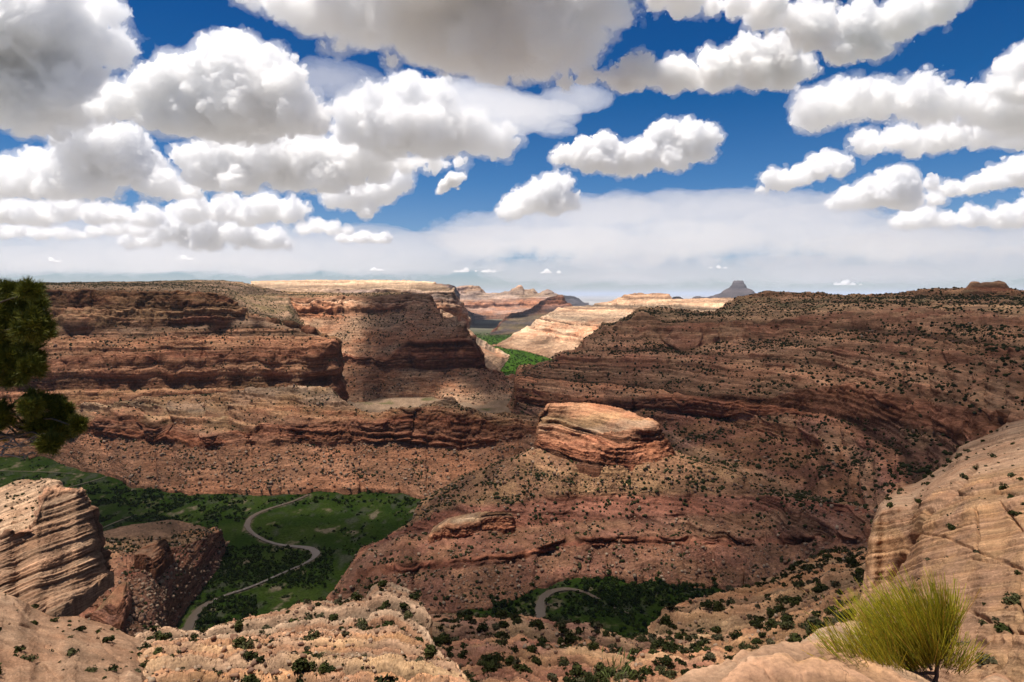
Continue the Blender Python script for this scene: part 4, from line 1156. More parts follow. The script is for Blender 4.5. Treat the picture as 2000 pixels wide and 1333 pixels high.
def cloud(circ, base, label, D=None, tau=7.5, seed=0, sat=7, amp=.58, wisp=.6, depth=.7, group=None, flat=1.15, alt=2000, vox=2.0, name='cloud'):
    c = np.array(circ, float)
    if base > 400 and sat and group is None:
        c[:, 2] *= 1.25
    if D is None:
        D = alt * FOC / (HY - base)
    k = D / FOC
    px = k * vox
    rs = np.random.RandomState(seed)
    B = []
    for i, (x, y, r) in enumerate(c):
        X, Y, Z = pix(x, y, D)
        Rr = r * k * 1.02
        Y += rs.uniform(-.4, .4) * Rr
        B.append((X, Y, Z, Rr))
        for q in range(2):
            B.append((X + rs.uniform(-.5, .5) * Rr, D + rs.uniform(-1, 1) * Rr * depth * 1.4, Z - rs.uniform(0, .35) * Rr, Rr * rs.uniform(.6, .85)))
        for q in range(sat):
            a_ = rs.normal(size=3) + np.array([0, -.3, .35])
            a_ /= np.linalg.norm(a_)
            B.append((X + a_[0] * Rr * .78, Y + a_[1] * Rr * .78, Z + a_[2] * Rr * .72, Rr * rs.uniform(.28, .52)))
        for q in range(3 if sat else 0):     # torn scraps round the edge
            a_ = rs.normal(size=3) * np.array([1, .6, .7]) + np.array([0, 0, -.15])
            a_ /= np.linalg.norm(a_)
            B.append((X + a_[0] * Rr * 1.25, Y + a_[1] * Rr * 1.25, Z + a_[2] * Rr * 1.15, Rr * rs.uniform(.12, .26)))
        for (x2, y2, r2) in c[:i]:
            d_ = math.hypot(x2 - x, y2 - y)
            if .7 * (r + r2) < d_ < 1.7 * (r + r2) and sat:
                t_ = rs.uniform(.4, .6)
                m = min(r, r2) * rs.uniform(.55, .9)
                q_ = pix(x + (x2 - x) * t_, y + (y2 - y) * t_ + m * .25, D)
                B.append((q_[0], q_[1] + rs.uniform(-.5, .5) * Rr, q_[2], m * k))
    B = np.array(B)
    Rm = np.median(c[:, 2]) * k
    A = amp * Rm
    lo = (B[:, :3] - B[:, 3:]).min(0) - 6 * px - A * .5
    hi = (B[:, :3] + B[:, 3:]).max(0) + 6 * px + A * .5
    zb = (HY - base) * k
    lo[2] = max(lo[2], zb - 6 * px - A * .4)
    n = np.ceil((hi - lo) / px).astype(int)
    ax = [(lo[i] + np.arange(n[i]) * px).astype(np.float32) for i in range(3)]
    big = 6 * A + 6 * px
    d = np.full(n, big, np.float32)
    for (X, Y, Z, Rr) in B:
        sl_ = []
        for i, v in enumerate((X, Y, Z)):
            a = max(0, int((v - Rr * 1.7 - lo[i]) / px))
            b = min(n[i], int((v + Rr * 1.7 - lo[i]) / px) + 1)
            sl_.append(slice(a, max(a, b)))
        sl_ = tuple(sl_)
        x = ax[0][sl_[0]][:, None, None] - X
        y = ax[1][sl_[1]][None, :, None] - Y
        z = ax[2][sl_[2]][None, None, :] - Z
        q = np.sqrt(x * x + y * y + z * z * flat) - Rr
        o = d[sl_]
        kk = .14 * Rr
        h = np.clip(.5 + .5 * (o - q) / kk, 0, 1)
        d[sl_] = o * (1 - h) + q * h - kk * h * (1 - h)
    d = np.maximum(d, np.broadcast_to((zb - ax[2][None, None, :]) * .8, d.shape))
    I = np.nonzero(np.abs(d) < A * 1.7)
    xs, ys, zs = ax[0][I[0]], ax[1][I[1]], ax[2][I[2]]
    f = 1 / Rm
    nz = fbm(xs * f, ys * f, zs * f, 3, seed, .5)
    bl = fbm(xs * f * 1.9 + nz * .5, ys * f * 1.9, zs * f * 1.9, 6, seed + 5, .66, 2)
    low = .6 + .4 * smooth(0, 1, (zs - zb) / (Rm * .7))
    d0 = d.copy()
    d[I] += -A * (nz * .6 + bl * 1.1) * low + .15 * A
    d[0] = d[-1] = big
    d[:, 0] = d[:, -1] = big
    d[:, :, 0] = d[:, :, -1] = big
    g = openvdb.FloatGrid()
    g.background = 5 * px
    g.copyFromArray(np.clip(d, -5 * px, 5 * px).astype(np.float32))
    v, tr, qd = g.convertToPolygons(0.0, 0.0)
    v = v * px + lo
    o = mesh_np(name, v, qd, vapour('cloud_vapour', tau / Rm), None, False)
    wv = None
    if wisp:
        J = np.nonzero((d0 > -1.2 * A) & (d0 < 1.5 * A))
        xs, ys, zs = ax[0][J[0]], ax[1][J[1]], ax[2][J[2]]
        w_ = fbm(xs * f * 1.3 + 9, ys * f * 1.3, zs * f * 1.3, 6, seed + 9, .66)
        d2 = d0.copy()
        d2[J] += -A * (.10 + 1.25 * w_) + .02 * A
        d2[0] = d2[-1] = big
        d2[:, 0] = d2[:, -1] = big
        d2[:, :, 0] = d2[:, :, -1] = big
        g.copyFromArray(np.clip(d2, -5 * px, 5 * px).astype(np.float32))
        wv, tr, wq = g.convertToPolygons(0.0, 0.0)
        wv = wv * px + lo
    # origin at the base of the cloud
    ctr = np.array([v[:, 0].mean(), v[:, 1].mean(), zb])
    o.data.transform(__import__('mathutils').Matrix.Translation(Vector(-ctr)))
    o.location = ctr
    tag(o, label, 'cloud', group)
    if wv is not None and len(wv):
        w = mesh_np('wisps', wv - ctr, wq, vapour('wisp_vapour', wisp / Rm), None, False, o)
    return o

CL = [
 ([(60, 40, 110), (150, 60, 70), (200, 25, 42), (40, 150, 90), (110, 170, 80), (150, 205, 45), (60, 215, 60), (-60, 120, 120), (165, 130, 38), (190, 75, 22)], 280, 'huge grey bottomed cloud filling the upper left corner of the sky', {}),
 ([(450, 108, 60), (430, 145, 62), (520, 125, 45), (545, 165, 50), (590, 215, 45), (350, 165, 55), (290, 175, 48), (240, 198, 42), (400, 205, 75), (480, 195, 85), (560, 230, 45), (330, 215, 55), (620, 238, 33), (200, 215, 28)], 268, 'tall heaped cloud rising left of the middle with a grey belly', {}),
 ([(715, 215, 56), (800, 192, 58), (845, 202, 48), (760, 250, 70), (850, 250, 68), (920, 258, 48), (975, 272, 38), (690, 250, 38), (1005, 272, 20)], 308, 'rounded heaped cloud with a bright domed top in the upper middle', dict(alt=2500)),
 ([(430, 315, 62), (520, 305, 58), (600, 310, 60), (680, 312, 55), (385, 308, 40), (740, 322, 38), (480, 345, 40), (640, 345, 40), (560, 280, 40), (790, 318, 26), (850, 318, 22), (900, 318, 18)], 378, 'long white cloud bank below the two tall clouds left of centre', {}),
 ([(195, 292, 66), (240, 300, 62), (280, 332, 48), (130, 335, 46), (62, 312, 30), (50, 352, 42), (20, 347, 42), (330, 362, 36), (180, 362, 46), (378, 375, 22), (100, 365, 38), (-40, 350, 50)], 390, 'white cloud with a single turret at the left edge', {}),
 ([(783, 350, 22), (742, 372, 24), (690, 380, 25), (650, 386, 20), (712, 412, 15), (762, 362, 22), (722, 396, 18)], 428, 'ragged slanting small cloud beneath the long bank', {}),
 ([(885, 350, 17), (870, 362, 13), (858, 374, 8), (902, 345, 9)], 384, 'little torn cloud scrap right of the ragged slanting cloud', {}),
 ([(30, 412, 24), (70, 417, 24), (130, 410, 22), (152, 398, 12), (190, 417, 22), (232, 417, 18), (285, 422, 22), (-10, 412, 26)], 445, 'low flat cloud row along the left edge above the pale haze', {}),
 ([(380, 412, 26), (440, 403, 24), (520, 405, 28), (570, 412, 24), (592, 407, 12), (480, 420, 22)], 443, 'low cloud with a grey base under the long bank', {}),
 ([(360, 442, 26), (420, 442, 28), (462, 452, 24), (330, 452, 22), (300, 465, 18), (400, 470, 24), (250, 465, 18), (345, 425, 20), (395, 428, 20)], 490, 'pale layered cloud low in the left sky', dict(alt=1900)),
 ([(250, 440, 16), (215, 446, 14), (180, 452, 12), (280, 446, 16), (150, 458, 9)], 468, 'faint low cloud left of the pale layered cloud', dict(tau=3)),
 ([(40, 448, 14), (80, 452, 15), (120, 455, 12), (10, 452, 14)], 470, 'faint flat cloud at the left edge above the veil', dict(tau=3)),
 ([(620, 440, 14), (650, 446, 13), (590, 446, 12), (680, 450, 9)], 460, 'faint small cloud above the thin flat strip', dict(tau=3)),
 ([(500, 465, 19), (540, 468, 20), (562, 475, 12), (520, 475, 16)], 488, 'small bright cloud just right of the pale layered cloud', {}),
 ([(668, 465, 11), (710, 463, 12), (752, 465, 11), (690, 467, 9), (732, 466, 9)], 475, 'thin flat strip of cloud left of the broad cream sheet', {}),
 ([(560, -5, 50), (640, 8, 66), (740, 36, 68), (840, 48, 88), (940, 66, 86), (1040, 64, 84), (1120, 52, 62), (1188, 30, 46), (700, -60, 120), (900, -60, 140), (1100, -60, 140), (480, -24, 36), (1000, 110, 44), (880, 110, 44), (1060, 128, 40), (1125, 112, 36), (970, 135, 36), (1170, 70, 36)], 190, 'vast dark bellied cloud hanging across the top middle of the sky', dict(tau=4)),
 ([(1240, 142, 38), (1320, 142, 40), (1400, 142, 40), (1480, 137, 38), (1540, 142, 34), (1575, 125, 28), (1450, 102, 32), (1520, 92, 36), (1380, 112, 22), (1200, 150, 22), (1150, 150, 22), (1105, 160, 16)], 187, 'wide cloud with a level base at the top right of centre', {}),
 ([(1500, 14, 42), (1590, 46, 52), (1680, 56, 52), (1760, 36, 48), (1820, 15, 42), (1870, -8, 32), (1640, 98, 30), (1720, 98, 26), (1440, 10, 30), (1350, -5, 36), (1290, -25, 40)], 138, 'big bright cloud cut off by the top edge at right', {}),
 ([(1590, 215, 46), (1640, 192, 44), (1710, 192, 44), (1790, 190, 46), (1850, 202, 42), (1920, 202, 48), (1990, 200, 58), (2060, 200, 70), (1600, 235, 24)], 258, 'thick rounded cloud running off the right edge', {}),
 ([(1700, 277, 30), (1680, 265, 17), (1760, 268, 33), (1840, 264, 38), (1920, 258, 38), (1990, 252, 38), (2050, 260, 45), (1790, 290, 22)], 312, 'long cloud directly under the thick rounded one at the right edge', {}),
 ([(1995, 132, 42), (1952, 172, 27), (2040, 120, 60), (2000, 180, 36)], 200, 'sloping cloud corner at the right edge above the thick rounded cloud', {}),
 ([(1340, 270, 40), (1300, 264, 36), (1375, 267, 28), (1370, 295, 26), (1320, 300, 36), (1260, 302, 34), (1230, 310, 34), (1180, 288, 32), (1190, 312, 33), (1140, 302, 32), (1100, 303, 22), (1080, 306, 12), (1150, 325, 18), (1220, 335, 14)], 352, 'lone two humped cloud in the blue right of centre', dict(tau=9)),
 ([(1080, 362, 24), (1102, 356, 16), (1050, 382, 26), (1080, 392, 26), (1020, 392, 22), (1000, 406, 22), (980, 416, 12), (1110, 392, 18)], 430, 'small rising cloud in front of the broad cream sheet', {}),
 ([(1600, 325, 28), (1630, 315, 26), (1570, 340, 24), (1530, 350, 24), (1505, 347, 20), (1490, 374, 14), (1640, 335, 18)], 376, 'small puffy cloud right of the two humped one', {}),
 ([(1740, 367, 36), (1700, 377, 28), (1660, 387, 22), (1780, 387, 22), (1640, 392, 16), (1820, 387, 16)], 412, 'domed cloud low at right above the broad sheet', {}),
 ([(1980, 337, 30), (1940, 347, 26), (1900, 362, 22), (1860, 367, 20), (1820, 358, 16), (2030, 330, 40)], 388, 'cloud climbing to the right edge beside the domed one', {}),
 ([(1770, 430, 18), (1810, 422, 20), (1850, 430, 16), (1900, 422, 20), (1960, 422, 20), (2000, 417, 24), (2040, 420, 26)], 450, 'lowest cloud row at the right edge', {}),
]
for k, (ci, ba, lb, kw) in enumerate(CL):
    cloud(ci, ba, lb, seed=700 + 13 * k, **kw)
print('clouds %.1fs' % (time.time() - T0))
# the broad smooth cream sheet and the pale veil left of it
sh = [(915, 448, 90), (1000, 440, 130), (1110, 446, 150), (1200, 428, 150), (1300, 420, 150), (1400, 418, 150), (1500, 418, 150), (1600, 424, 140), (980, 475, 140), (1150, 480, 150), (1350, 478, 160), (1530, 470, 160), (1700, 455, 150), (1700, 480, 170), (1850, 475, 170), (1980, 478, 170), (2100, 480, 150), (1600, 490, 170), (1250, 492, 170), (1050, 492, 150)]
cloud(sh, 522, 'broad smooth cream coloured sheet of cloud low across the middle', D=34000, seed=990, tau=1.3, amp=.45, depth=.9, vox=3.0, flat=16, sat=0, wisp=0)
vl = [(-60, 480, 150), (90, 500, 160), (260, 490, 170), (430, 505, 170), (600, 490, 170), (760, 500, 160), (860, 485, 120), (180, 455, 130), (480, 460, 130), (700, 470, 130)]
cloud(vl, 540, 'thin pale veil of cloud low over the left horizon', D=39000, seed=991, tau=1.0, amp=.22, depth=.8, vox=4.0, flat=15, sat=0, wisp=0)
vr_ = [(1050, 535, 130), (1200, 530, 140), (1350, 535, 150), (1500, 530, 140), (1650, 525, 140), (1800, 520, 150), (1950, 515, 150), (2050, 500, 120)]
cloud(vr_, 560, 'thin pale veil of cloud low over the right horizon', D=44000, seed=992, tau=.7, amp=.22, depth=.8, vox=4.0, flat=20, sat=0, wisp=0)
cloud([(930, 200, 90), (1000, 215, 100), (1070, 232, 70), (1130, 195, 70), (880, 185, 70)], 252, 'smooth white veil of cloud beneath the vast cloud at the top middle', D=12800, seed=993, tau=.9, amp=.25, depth=.9, vox=2.4, flat=7, sat=0, wisp=0)
cloud([(640, 150, 80), (700, 165, 70), (590, 145, 50)], 195, 'faint wisp of cloud between the two tall clouds', D=9500, seed=994, tau=.35, amp=.35, depth=.9, vox=2.4, flat=7, sat=0, wisp=0)
sm_ = [(910, 528, 13), (957, 529, 11), (730, 526, 11), (1068, 530, 13), (1403, 522, 9), (1655, 553, 14), (360, 504, 13), (98, 508, 14)]
for k, (x, y, r) in enumerate(sm_):
    q = np.random.RandomState(2000 + k)
    cc = [(x + q.uniform(-.3, .3) * r, y, r * q.uniform(.35, .5))] + [(x + q.uniform(-1.9, 1.9) * r, y + r * q.uniform(.1, .3), r * q.uniform(.2, .42)) for _ in range(q.randint(4, 9))]
    cloud(cc, y + r * .35, 'tiny puff of cloud floating low above the horizon', D=26000, seed=1200 + k, tau=2.5, amp=.45, wisp=0, group='tiny clouds along the horizon', vox=1.3)

# a cloud deck added overhead, out of view, shaped to shade the canyon, with gaps where the photo shows sun
ALT, SIG = 1160.0, .015
def target(px, Y):
    return (px - CX) / FOC * Y, Y
gx, gy = np.meshgrid(np.arange(-2900, 2900, 22.0), np.arange(-500, 2560, 22.0), indexing='ij')
ox = -SUN[0] / SUN[2] * (ALT + 150)
oy = -SUN[1] / SUN[2] * (ALT + 150)
tx, ty = gx + ox, gy + oy
wx = 60 * fbm(tx / 260, ty / 260, 0 * tx, 4, 801, .6)
wy = 60 * fbm(tx / 260, ty / 260, 0 * tx + 9, 4, 802, .6)
qx, qy = tx + wx, ty + wy
tau = 8 + 3 * fbm(tx / 500, ty / 500, 0 * tx, 3, 803)
def spot(px, Y, rx, ry, val, soft=.35, raw=False):
    global tau
    cx_, cy_ = target(px, Y)
    d = np.hypot(((tx if raw else qx) - cx_) / rx, ((ty if raw else qy) - cy_) / ry)
    w = 1 - smooth(1 - soft, 1 + soft, d)
    tau = tau * (1 - w) + val * w
wl = smooth(-350, 50, qx)
tau = (.65 + .5 * fbm(tx / 300, ty / 300, 0 * tx, 3, 804)) * (1 - wl) + (1.3 + .4 * fbm(tx / 400, ty / 400, 0 * tx, 3, 803)) * wl
spot(300, 880, 330, 190, 1.35)            # the dark meadow
spot(560, 1020, 260, 150, .5)
spot(800, 2150, 260, 330, 1.9, .2, True)           # the promontory in shade
spot(608, 2200, 185, 340, 0, .2, True)           # the sunlit recess left of it
spot(790, 1860, 170, 140, 0, .25)       # bare terrace below
spot(1190, 930, 150, 130, .1, .5)      # the dome
spot(1090, 830, 150, 75, .35, .35)      # talus in front of it
spot(1560, 780, 330, 190, 1.5, .5)
spot(1040, 750, 200, 80, .5)
spot(1185, 925, 130, 115, .14, .5)
spot(500, 100, 260, 90, .2, raw=True)
spot(100, 75, 60, 60, .02, .4, True)
spot(60, 305, 80, 75, .02, .3, True)
spot(700, 95, 50, 45, .12, .35, True)
spot(1120, 165, 62, 50, 1.3, .35, True)
spot(1500, 190, 85, 60, 1.5, .35, True)
spot(1900, 100, 60, 80, .25, .35, True)
spot(1000, 5, 42, 45, .08, .35, True)
tau = np.clip(tau, 0, 14)
tau *= (1 - smooth(2450, 2540, gy)) * (1 - smooth(2700, 2880, np.abs(gx)))
tau = np.where(tau < .04, 0, tau)
th = tau / SIG
live = th > 0
cell = live[:-1, :-1] | live[1:, :-1] | live[1:, 1:] | live[:-1, 1:]
nx, ny = gx.shape
N_ = nx * ny
base_ = ALT + 14 * fbm(gx / 150, gy / 150, 0 * gx, 4, 806)
top = np.stack([gx, gy, base_ + th], -1).reshape(-1, 3)
bot = np.stack([gx, gy, base_ - .15 * th - .5], -1).reshape(-1, 3)
idx = np.arange(N_).reshape(nx, ny)
q = np.stack([idx[:-1, :-1], idx[1:, :-1], idx[1:, 1:], idx[:-1, 1:]], -1)[cell]
fs = [q, q[:, ::-1] + N_]
cp = np.pad(cell, 1)
for (di, dj, a, b) in ((-1, 0, 3, 0), (1, 0, 1, 2), (0, -1, 0, 1), (0, 1, 2, 3)):
    e = cell & ~cp[1 + di:1 + di + cell.shape[0], 1 + dj:1 + dj + cell.shape[1]]
    qq = np.stack([idx[:-1, :-1], idx[1:, :-1], idx[1:, 1:], idx[:-1, 1:]], -1)[e]
    fs.append(np.stack([qq[:, b], qq[:, a], qq[:, a] + N_, qq[:, b] + N_], 1))
o = mesh_np('added_shade_cloud', np.concatenate([top, bot]), np.concatenate(fs), vapour('deck_vapour', SIG, .4, 0))
tag(o, 'unseen cloud deck added high overhead to shade the canyon', 'cloud')
print('deck %.1fs' % (time.time() - T0))
# ------------------------------------------------------------------ foreground plants
def tube_np(path, rad, sides=4):
    path = np.asarray(path, float)
    n = len(path)
    t = np.gradient(path, axis=0)
    t /= np.linalg.norm(t, axis=1, keepdims=True) + 1e-9
    up = np.array([.31, .57, .76])
    a = np.cross(t, up)
    a /= np.linalg.norm(a, axis=1, keepdims=True) + 1e-9
    b = np.cross(t, a)
    ang = np.linspace(0, 2 * math.pi, sides + 1)[:-1]
    rad = np.broadcast_to(np.asarray(rad, float), (n,))
    v = path[:, None] + rad[:, None, None] * (np.cos(ang)[None, :, None] * a[:, None] + np.sin(ang)[None, :, None] * b[:, None])
    i, j = np.meshgrid(np.arange(n - 1), np.arange(sides), indexing='ij')
    f = np.stack([i * sides + j, i * sides + (j + 1) % sides, (i + 1) * sides + (j + 1) % sides, (i + 1) * sides + j], -1).reshape(-1, 4)
    return v.reshape(-1, 3), f

def wiggle(p0, p1, n, amp, rs, sag=0):
    t = np.linspace(0, 1, n)[:, None]
    p0, p1 = np.array(p0, float), np.array(p1, float)
    w = np.cumsum(rs.normal(size=(n, 3)), axis=0)
    w = (w - w[0] - t * (w[-1] - w[0])) * amp / math.sqrt(n)
    return p0 * (1 - t) + p1 * t + w + np.array([0, 0, sag]) * (4 * t * (1 - t))

M_stem = col_mat('green_stem', .6, .25)
M_wood = rock_mat('weathered_wood', .004, .3, .6)
rs = np.random.RandomState(5)
def stem_set(n, root_px, Y, spread, fan, lens, curl, rs, tint):
    """thin jointed stems: roots spread along a woody crown, direction fan in degrees from straight up (left positive)"""
    parts = []
    k = Y / FOC
    for i in range(n):
        u = rs.rand() ** .9
        rx = root_px[0] + (u - .5) * spread[0] + rs.normal() * 5
        ry = root_px[1] + spread[1] * (u - .5) + rs.normal() * 7
        p0 = np.array(pix(rx, ry, Y + rs.normal() * .055))
        ang = R(fan[0] + (fan[1] - fan[0]) * np.clip(rs.beta(2, 2) * .7 + (1 - u) * .3, 0, 1))
        L_ = lens[0] + (lens[1] - lens[0]) * rs.beta(3, 1.6)
        L_ *= k
        dr = np.array([-math.sin(ang), rs.normal() * .28, math.cos(ang)])
        dr /= np.linalg.norm(dr)
        m = 7
        t = np.linspace(0, 1, m)
        bend = curl * rs.uniform(-.2, 1.0)
        pth = p0[None] + dr[None] * (L_ * t)[:, None] + np.array([0, 0, 1.0])[None] * (bend * L_ * t ** 2)[:, None]
        pth += np.cumsum(rs.normal(size=(m, 3)) * L_ * .006, axis=0)
        v, f = tube_np(pth, np.linspace(.0021, .0012, m), 3)
        h = rs.rand()
        c0 = np.array([.21, .25, .018]) * (1 - h) + np.array([.60, .48, .03]) * h
        if rs.rand() < .10:
            c0 = np.array([.55, .30, .05])
        tt = np.repeat(t, 3)[:, None]
        c = c0 * (.6 + .45 * tt) * tint * rs.uniform(.9, 1.5) + np.array([.07, .045, .0]) * tt ** 4 * rs.rand()
        parts.append((v, f, c))
    return join(parts)

root = np.array(pix(1822, 1318, 4.15))
eph = bpy.data.objects.new('joint_fir_bush', None)
COL.objects.link(eph)
eph.location = root
tag(eph, 'yellow green bush of thin upright stems growing on the rim rock at the lower right', 'bush')
def place(name, vfc, mat, parent):
    v, f, c = vfc
    o = mesh_np(name, v - np.array(parent.location)[None], f, mat, c)
    o.parent = parent
    return o
big_ = join([stem_set(760, (1800, 1296), 4.15, (100, -40), (16, 56), (80, 168), .12, rs, 1.0), stem_set(420, (1832, 1272), 4.2, (50, -60), (-6, 30), (60, 128), .05, rs, .95),
             stem_set(70, (1846, 1256), 4.2, (40, -40), (-24, 0), (50, 105), .1, rs, .9)])
place('stems', big_, M_stem, eph)
lowb = join([stem_set(130, (1850, 1300), 4.1, (70, 20), (-60, 30), (30, 75), .2, rs, .8), stem_set(430, (1712, 1320), 3.95, (110, 10), (8, 74), (40, 112), .3, rs, .9), stem_set(60, (1720, 1305), 4.05, (120, 8), (50, 85), (60, 120), .25, rs, 1.0)])
place('side_stems', lowb, M_stem, eph)
wd_ = []
for (a, b_, r0, r1, sg) in [((1826, 1352), (1836, 1275), .014, .010, 0), ((1834, 1282), (1880, 1254), .010, .005, .01), ((1836, 1270), (1868, 1248), .008, .004, 0), ((1868, 1262), (1896, 1250), .005, .002, 0), ((1826, 1316), (1745, 1308), .011, .006, -.02), ((1820, 1310), (1790, 1262), .009, .005, 0),
                           ((1838, 1278), (1868, 1282), .006, .003, 0), ((1750, 1308), (1690, 1300), .006, .003, -.02), ((1815, 1300), (1770, 1280), .006, .003, 0), ((1846, 1300), (1876, 1312), .004, .002, 0)]:
    p = wiggle(pix(*a, 4.16), pix(*b_, 4.16 + rs.uniform(-.05, .05)), 9, .018, rs, sg)
    v, f = tube_np(p, np.linspace(r0, r1, 9), 6)
    wd_.append((v, f, np.broadcast_to(np.array([.20, .165, .135]), (len(v), 3))))
place('woody_base', join(wd_), M_wood, eph)

# dry grass stalks and a green tuft at the rim
def tuft(label, root_px, Y, tips, col, r=.0016, heads=True):
    o = bpy.data.objects.new('grass_tuft', None)
    COL.objects.link(o)
    o.location = pix(*root_px, Y)
    tag(o, label, 'grass')
    ps, hs = [], []
    for (x, y) in tips:
        p = wiggle(pix(root_px[0] + rs.normal() * 4, root_px[1], Y), pix(x, y, Y + rs.normal() * .12), 8, .02, rs, .01)
        v, f = tube_np(p, np.linspace(r, r * .5, 8), 3)
        ps.append((v, f, np.broadcast_to(np.array(col) * rs.uniform(.7, 1.2), (len(v), 3))))
        q = wiggle(p[-2], p[-1] + (p[-1] - p[-2]) * .4, 5, .003, rs)
        v, f = tube_np(q, np.array([.5, 1.6, 2.0, 1.4, .3]) * r, 4)
        hs.append((v, f, np.broadcast_to(np.array(col) * np.array([1.5, 1.35, 1.3]), (len(v), 3))))
    place('blades', join(ps + hs if heads else ps), M_stem, o)
tuft('few dry yellow grass stalks leaning left of the bush on the rim', (1642, 1238), 4.55, [(1562, 1148), (1582, 1156), (1606, 1164), (1618, 1178), (1572, 1196), (1596, 1200), (1628, 1192)], (.20, .17, .05), .0013)
tuft('green grass tuft poking up at the bottom edge of the view', (1196, 1392), 3.35, [(1180 + rs.normal() * 4 + 7 * i, 1296 - rs.rand() * 36) for i in range(9)] + [(1176 + 6 * i, 1322 - rs.rand() * 20) for i in range(12)], (.085, .12, .03), .0016)
tuft('pale straw coloured grass blades in front of the bush', (1668, 1345), 3.75, [(1640, 1300), (1655, 1288), (1672, 1278), (1690, 1300), (1625, 1316)], (.26, .20, .09), .0016, False)

# ------------------------------------------------------------------ the pine at the left edge
pine = bpy.data.objects.new('pine_tree', None)
COL.objects.link(pine)
PY = 4.3
base = np.array([-3.9, 4.4, -2.75])
pine.location = base
tag(pine, 'dark green pine leaning in from the left edge of the view', 'tree')
trunk = np.array([base, base + [.05, .02, .6], base + [.02, .05, 1.3], base + [.12, .02, 2.0], base + [.22, 0, 2.6], base + [.28, 0, 3.2]])
tt = np.linspace(0, 5, 24)
trunk = np.stack([np.interp(tt, np.arange(6), trunk[:, i]) for i in range(3)], 1)
v, f = tube_np(trunk, np.linspace(.13, .035, 24) * (1 + .12 * rs.normal(size=24)), 10)
place('trunk', (v, f, np.broadcast_to(np.array([.13, .095, .07]), (len(v), 3))), M_wood, pine)
M_needle = col_mat('pine_needles', .55, .25)

def needles(tips, dirs, rs, n, ln, w=.0011):
    """bottle brush of needles round each twig end"""
    T_ = len(tips)
    k = np.repeat(np.arange(T_), n)
    d = dirs[k] * rs.uniform(.25, 1.1, (len(k), 1)) + rs.normal(size=(len(k), 3)) * .62
    d /= np.linalg.norm(d, axis=1, keepdims=True)
    p = tips[k] - dirs[k] * (rs.rand(len(k), 1) * .015)
    s = np.cross(d, rs.normal(size=(len(k), 3)))
    s /= np.linalg.norm(s, axis=1, keepdims=True)
    L_ = ln * rs.uniform(.7, 1.2, (len(k), 1))
    v = np.stack([p - s * w, p + s * w, p + d * L_ + s * w * .4, p + d * L_ - s * w * .4], 1).reshape(-1, 3)
    f = np.arange(len(k) * 4).reshape(-1, 4)
    h = rs.rand(len(k), 1)
    c = np.array([.045, .068, .009]) * (1 - h) + np.array([.19, .175, .016]) * h
    return v, f, np.repeat(c, 4, axis=0)

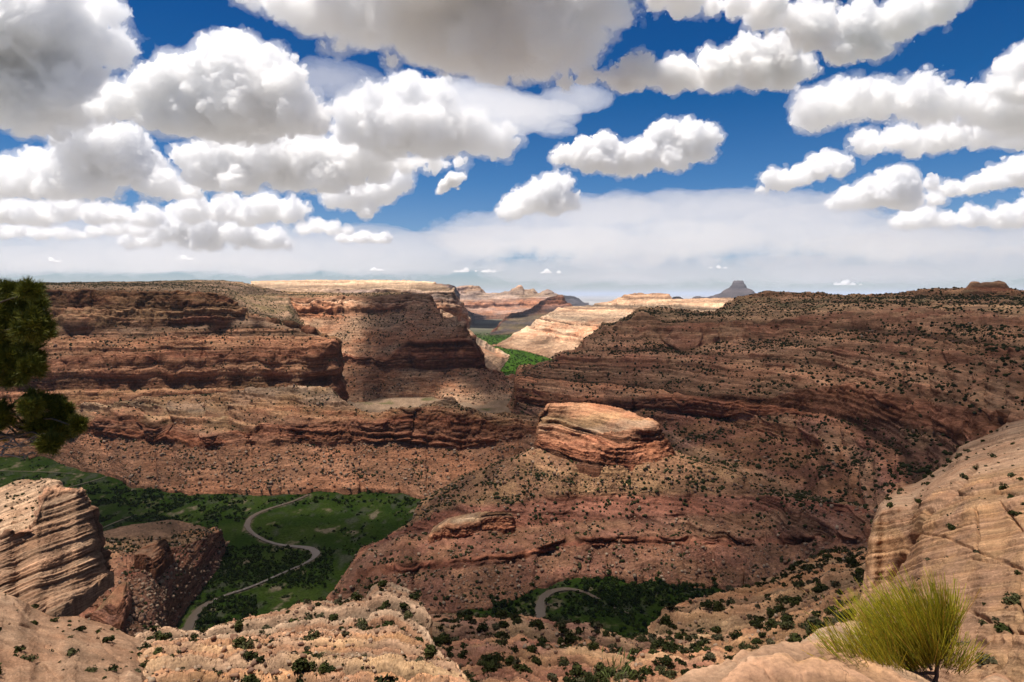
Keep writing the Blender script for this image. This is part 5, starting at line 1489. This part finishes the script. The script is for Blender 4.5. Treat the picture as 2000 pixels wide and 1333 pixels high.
CLU = [((20, 572, 22), 0), ((60, 572, 20), 0), ((38, 600, 42), 0), ((-10, 610, 55), 0), ((72, 600, 18), 0), ((62, 640, 32), 0), ((15, 650, 50), 0), ((82, 652, 17), 0), ((-40, 670, 60), 0), ((40, 690, 36), 0), ((5, 715, 40), 0), ((58, 722, 26), 0),
       ((30, 742, 20), 0), ((-60, 740, 50), 0), ((68, 700, 14), 0), ((-80, 620, 60), 0),
       ((70, 788, 24), 1), ((58, 800, 18), 1), ((78, 828, 26), 1), ((60, 836, 20), 1), ((118, 806, 22), 1), ((122, 826, 22), 1), ((142, 832, 18), 1), ((152, 830, 10), 1), ((106, 850, 26), 1), ((96, 868, 18), 1), ((0, 812, 26), 1), ((-40, 840, 40), 1), ((112, 786, 12), 1)]
for w_ in (0, 1):
    br = bpy.data.objects.new('branch', None)
    bw, tipsA, dirsA = [], [], []
    start = np.array([-3.62, 4.45, -.75 if w_ else -.25])
    for (cx_, cy_, r_), ww in CLU:
        if ww != w_:
            continue
        c_ = np.array(pix(cx_, cy_, PY + rs.uniform(-.22, .22)))
        rr = r_ * PY / FOC
        p = wiggle(start + rs.normal(size=3) * .05, c_, 10, .10, rs, -.04)
        v, f = tube_np(p, np.linspace(.014, .004, 10), 5)
        bw.append((v, f, np.broadcast_to(np.array([.10, .08, .06]), (len(v), 3))))
        m = int(8 + 260 * rr)
        d = rs.normal(size=(m, 3)) + np.array([.25, -.1, .45])
        d /= np.linalg.norm(d, axis=1, keepdims=True)
        L_ = rr * rs.uniform(.6, 1.2, (m, 1))
        for q in range(m):
            e = c_ + d[q] * L_[q]
            pq = wiggle(c_ + d[q] * L_[q] * .1, e, 4, .01, rs)
            v, f = tube_np(pq, np.linspace(.004, .0018, 4), 3)
            bw.append((v, f, np.broadcast_to(np.array([.15, .12, .09]), (len(v), 3))))
        nn_ = 9
        tq = np.linspace(.45, 1.0, nn_)
        tipsA.append((c_ + d[:, None] * L_[:, None] * tq[None, :, None]).reshape(-1, 3))
        dirsA.append(np.repeat(d * .8 + np.array([.05, 0, .25]), nn_, axis=0))
    if w_:   # bare grey twigs below the lower branch
        for (a, b_) in [((-60, 870), (70, 818)), ((-60, 880), (88, 846)), ((-40, 872), (40, 850)), ((20, 862), (90, 848)), ((10, 866), (85, 858)), ((-30, 884), (25, 876)), ((14, 868), (62, 884)), ((62, 884), (20, 866)), ((-60, 900), (20, 880)), ((0, 890), (30, 862))]:
            p = wiggle(pix(*a, PY), pix(*b_, PY + rs.uniform(-.1, .1)), 12, .05, rs, -.01)
            v, f = tube_np(p, np.linspace(.0055, .002, 12), 4)
            bw.append((v, f, np.broadcast_to(np.array([.26, .235, .205]), (len(v), 3))))
    o = place('branch', join(bw), M_wood, pine)
    tipsA, dirsA = np.concatenate(tipsA), np.concatenate(dirsA)
    nv = needles(tipsA, dirsA / np.linalg.norm(dirsA, axis=1, keepdims=True), rs, 17, .046, .0017)
    nd = mesh_np('needles', nv[0] - base, nv[1], M_needle, nv[2])
    nd.parent = o
print('foreground %.1fs' % (time.time() - T0))

# ------------------------------------------------------------------ air
hz = bpy.data.meshes.new('haze')
E_ = 2.7e5
hv = [(x, y, z) for x in (-E_, E_) for y in (-E_, E_) for z in (-303.0, 420.0)]
hz.from_pydata(hv, [], [(0, 1, 3, 2), (4, 6, 7, 5), (0, 4, 5, 1), (2, 3, 7, 6), (0, 2, 6, 4), (1, 5, 7, 3)])
hm = bpy.data.materials.new('haze_air')
hm.use_nodes = True
hm.node_tree.nodes.clear()
ho_ = hm.node_tree.nodes.new('ShaderNodeOutputMaterial')
hp = hm.node_tree.nodes.new('ShaderNodeVolumePrincipled')
hp.inputs['Color'].default_value = (.74, .84, 1, 1)
hp.inputs['Density'].default_value = 1.5e-5
hm.node_tree.links.new(hp.outputs[0], ho_.inputs['Volume'])
hz.materials.append(hm)
ho = bpy.data.objects.new('haze', hz)
COL.objects.link(ho)
tag(ho, kind='stuff')
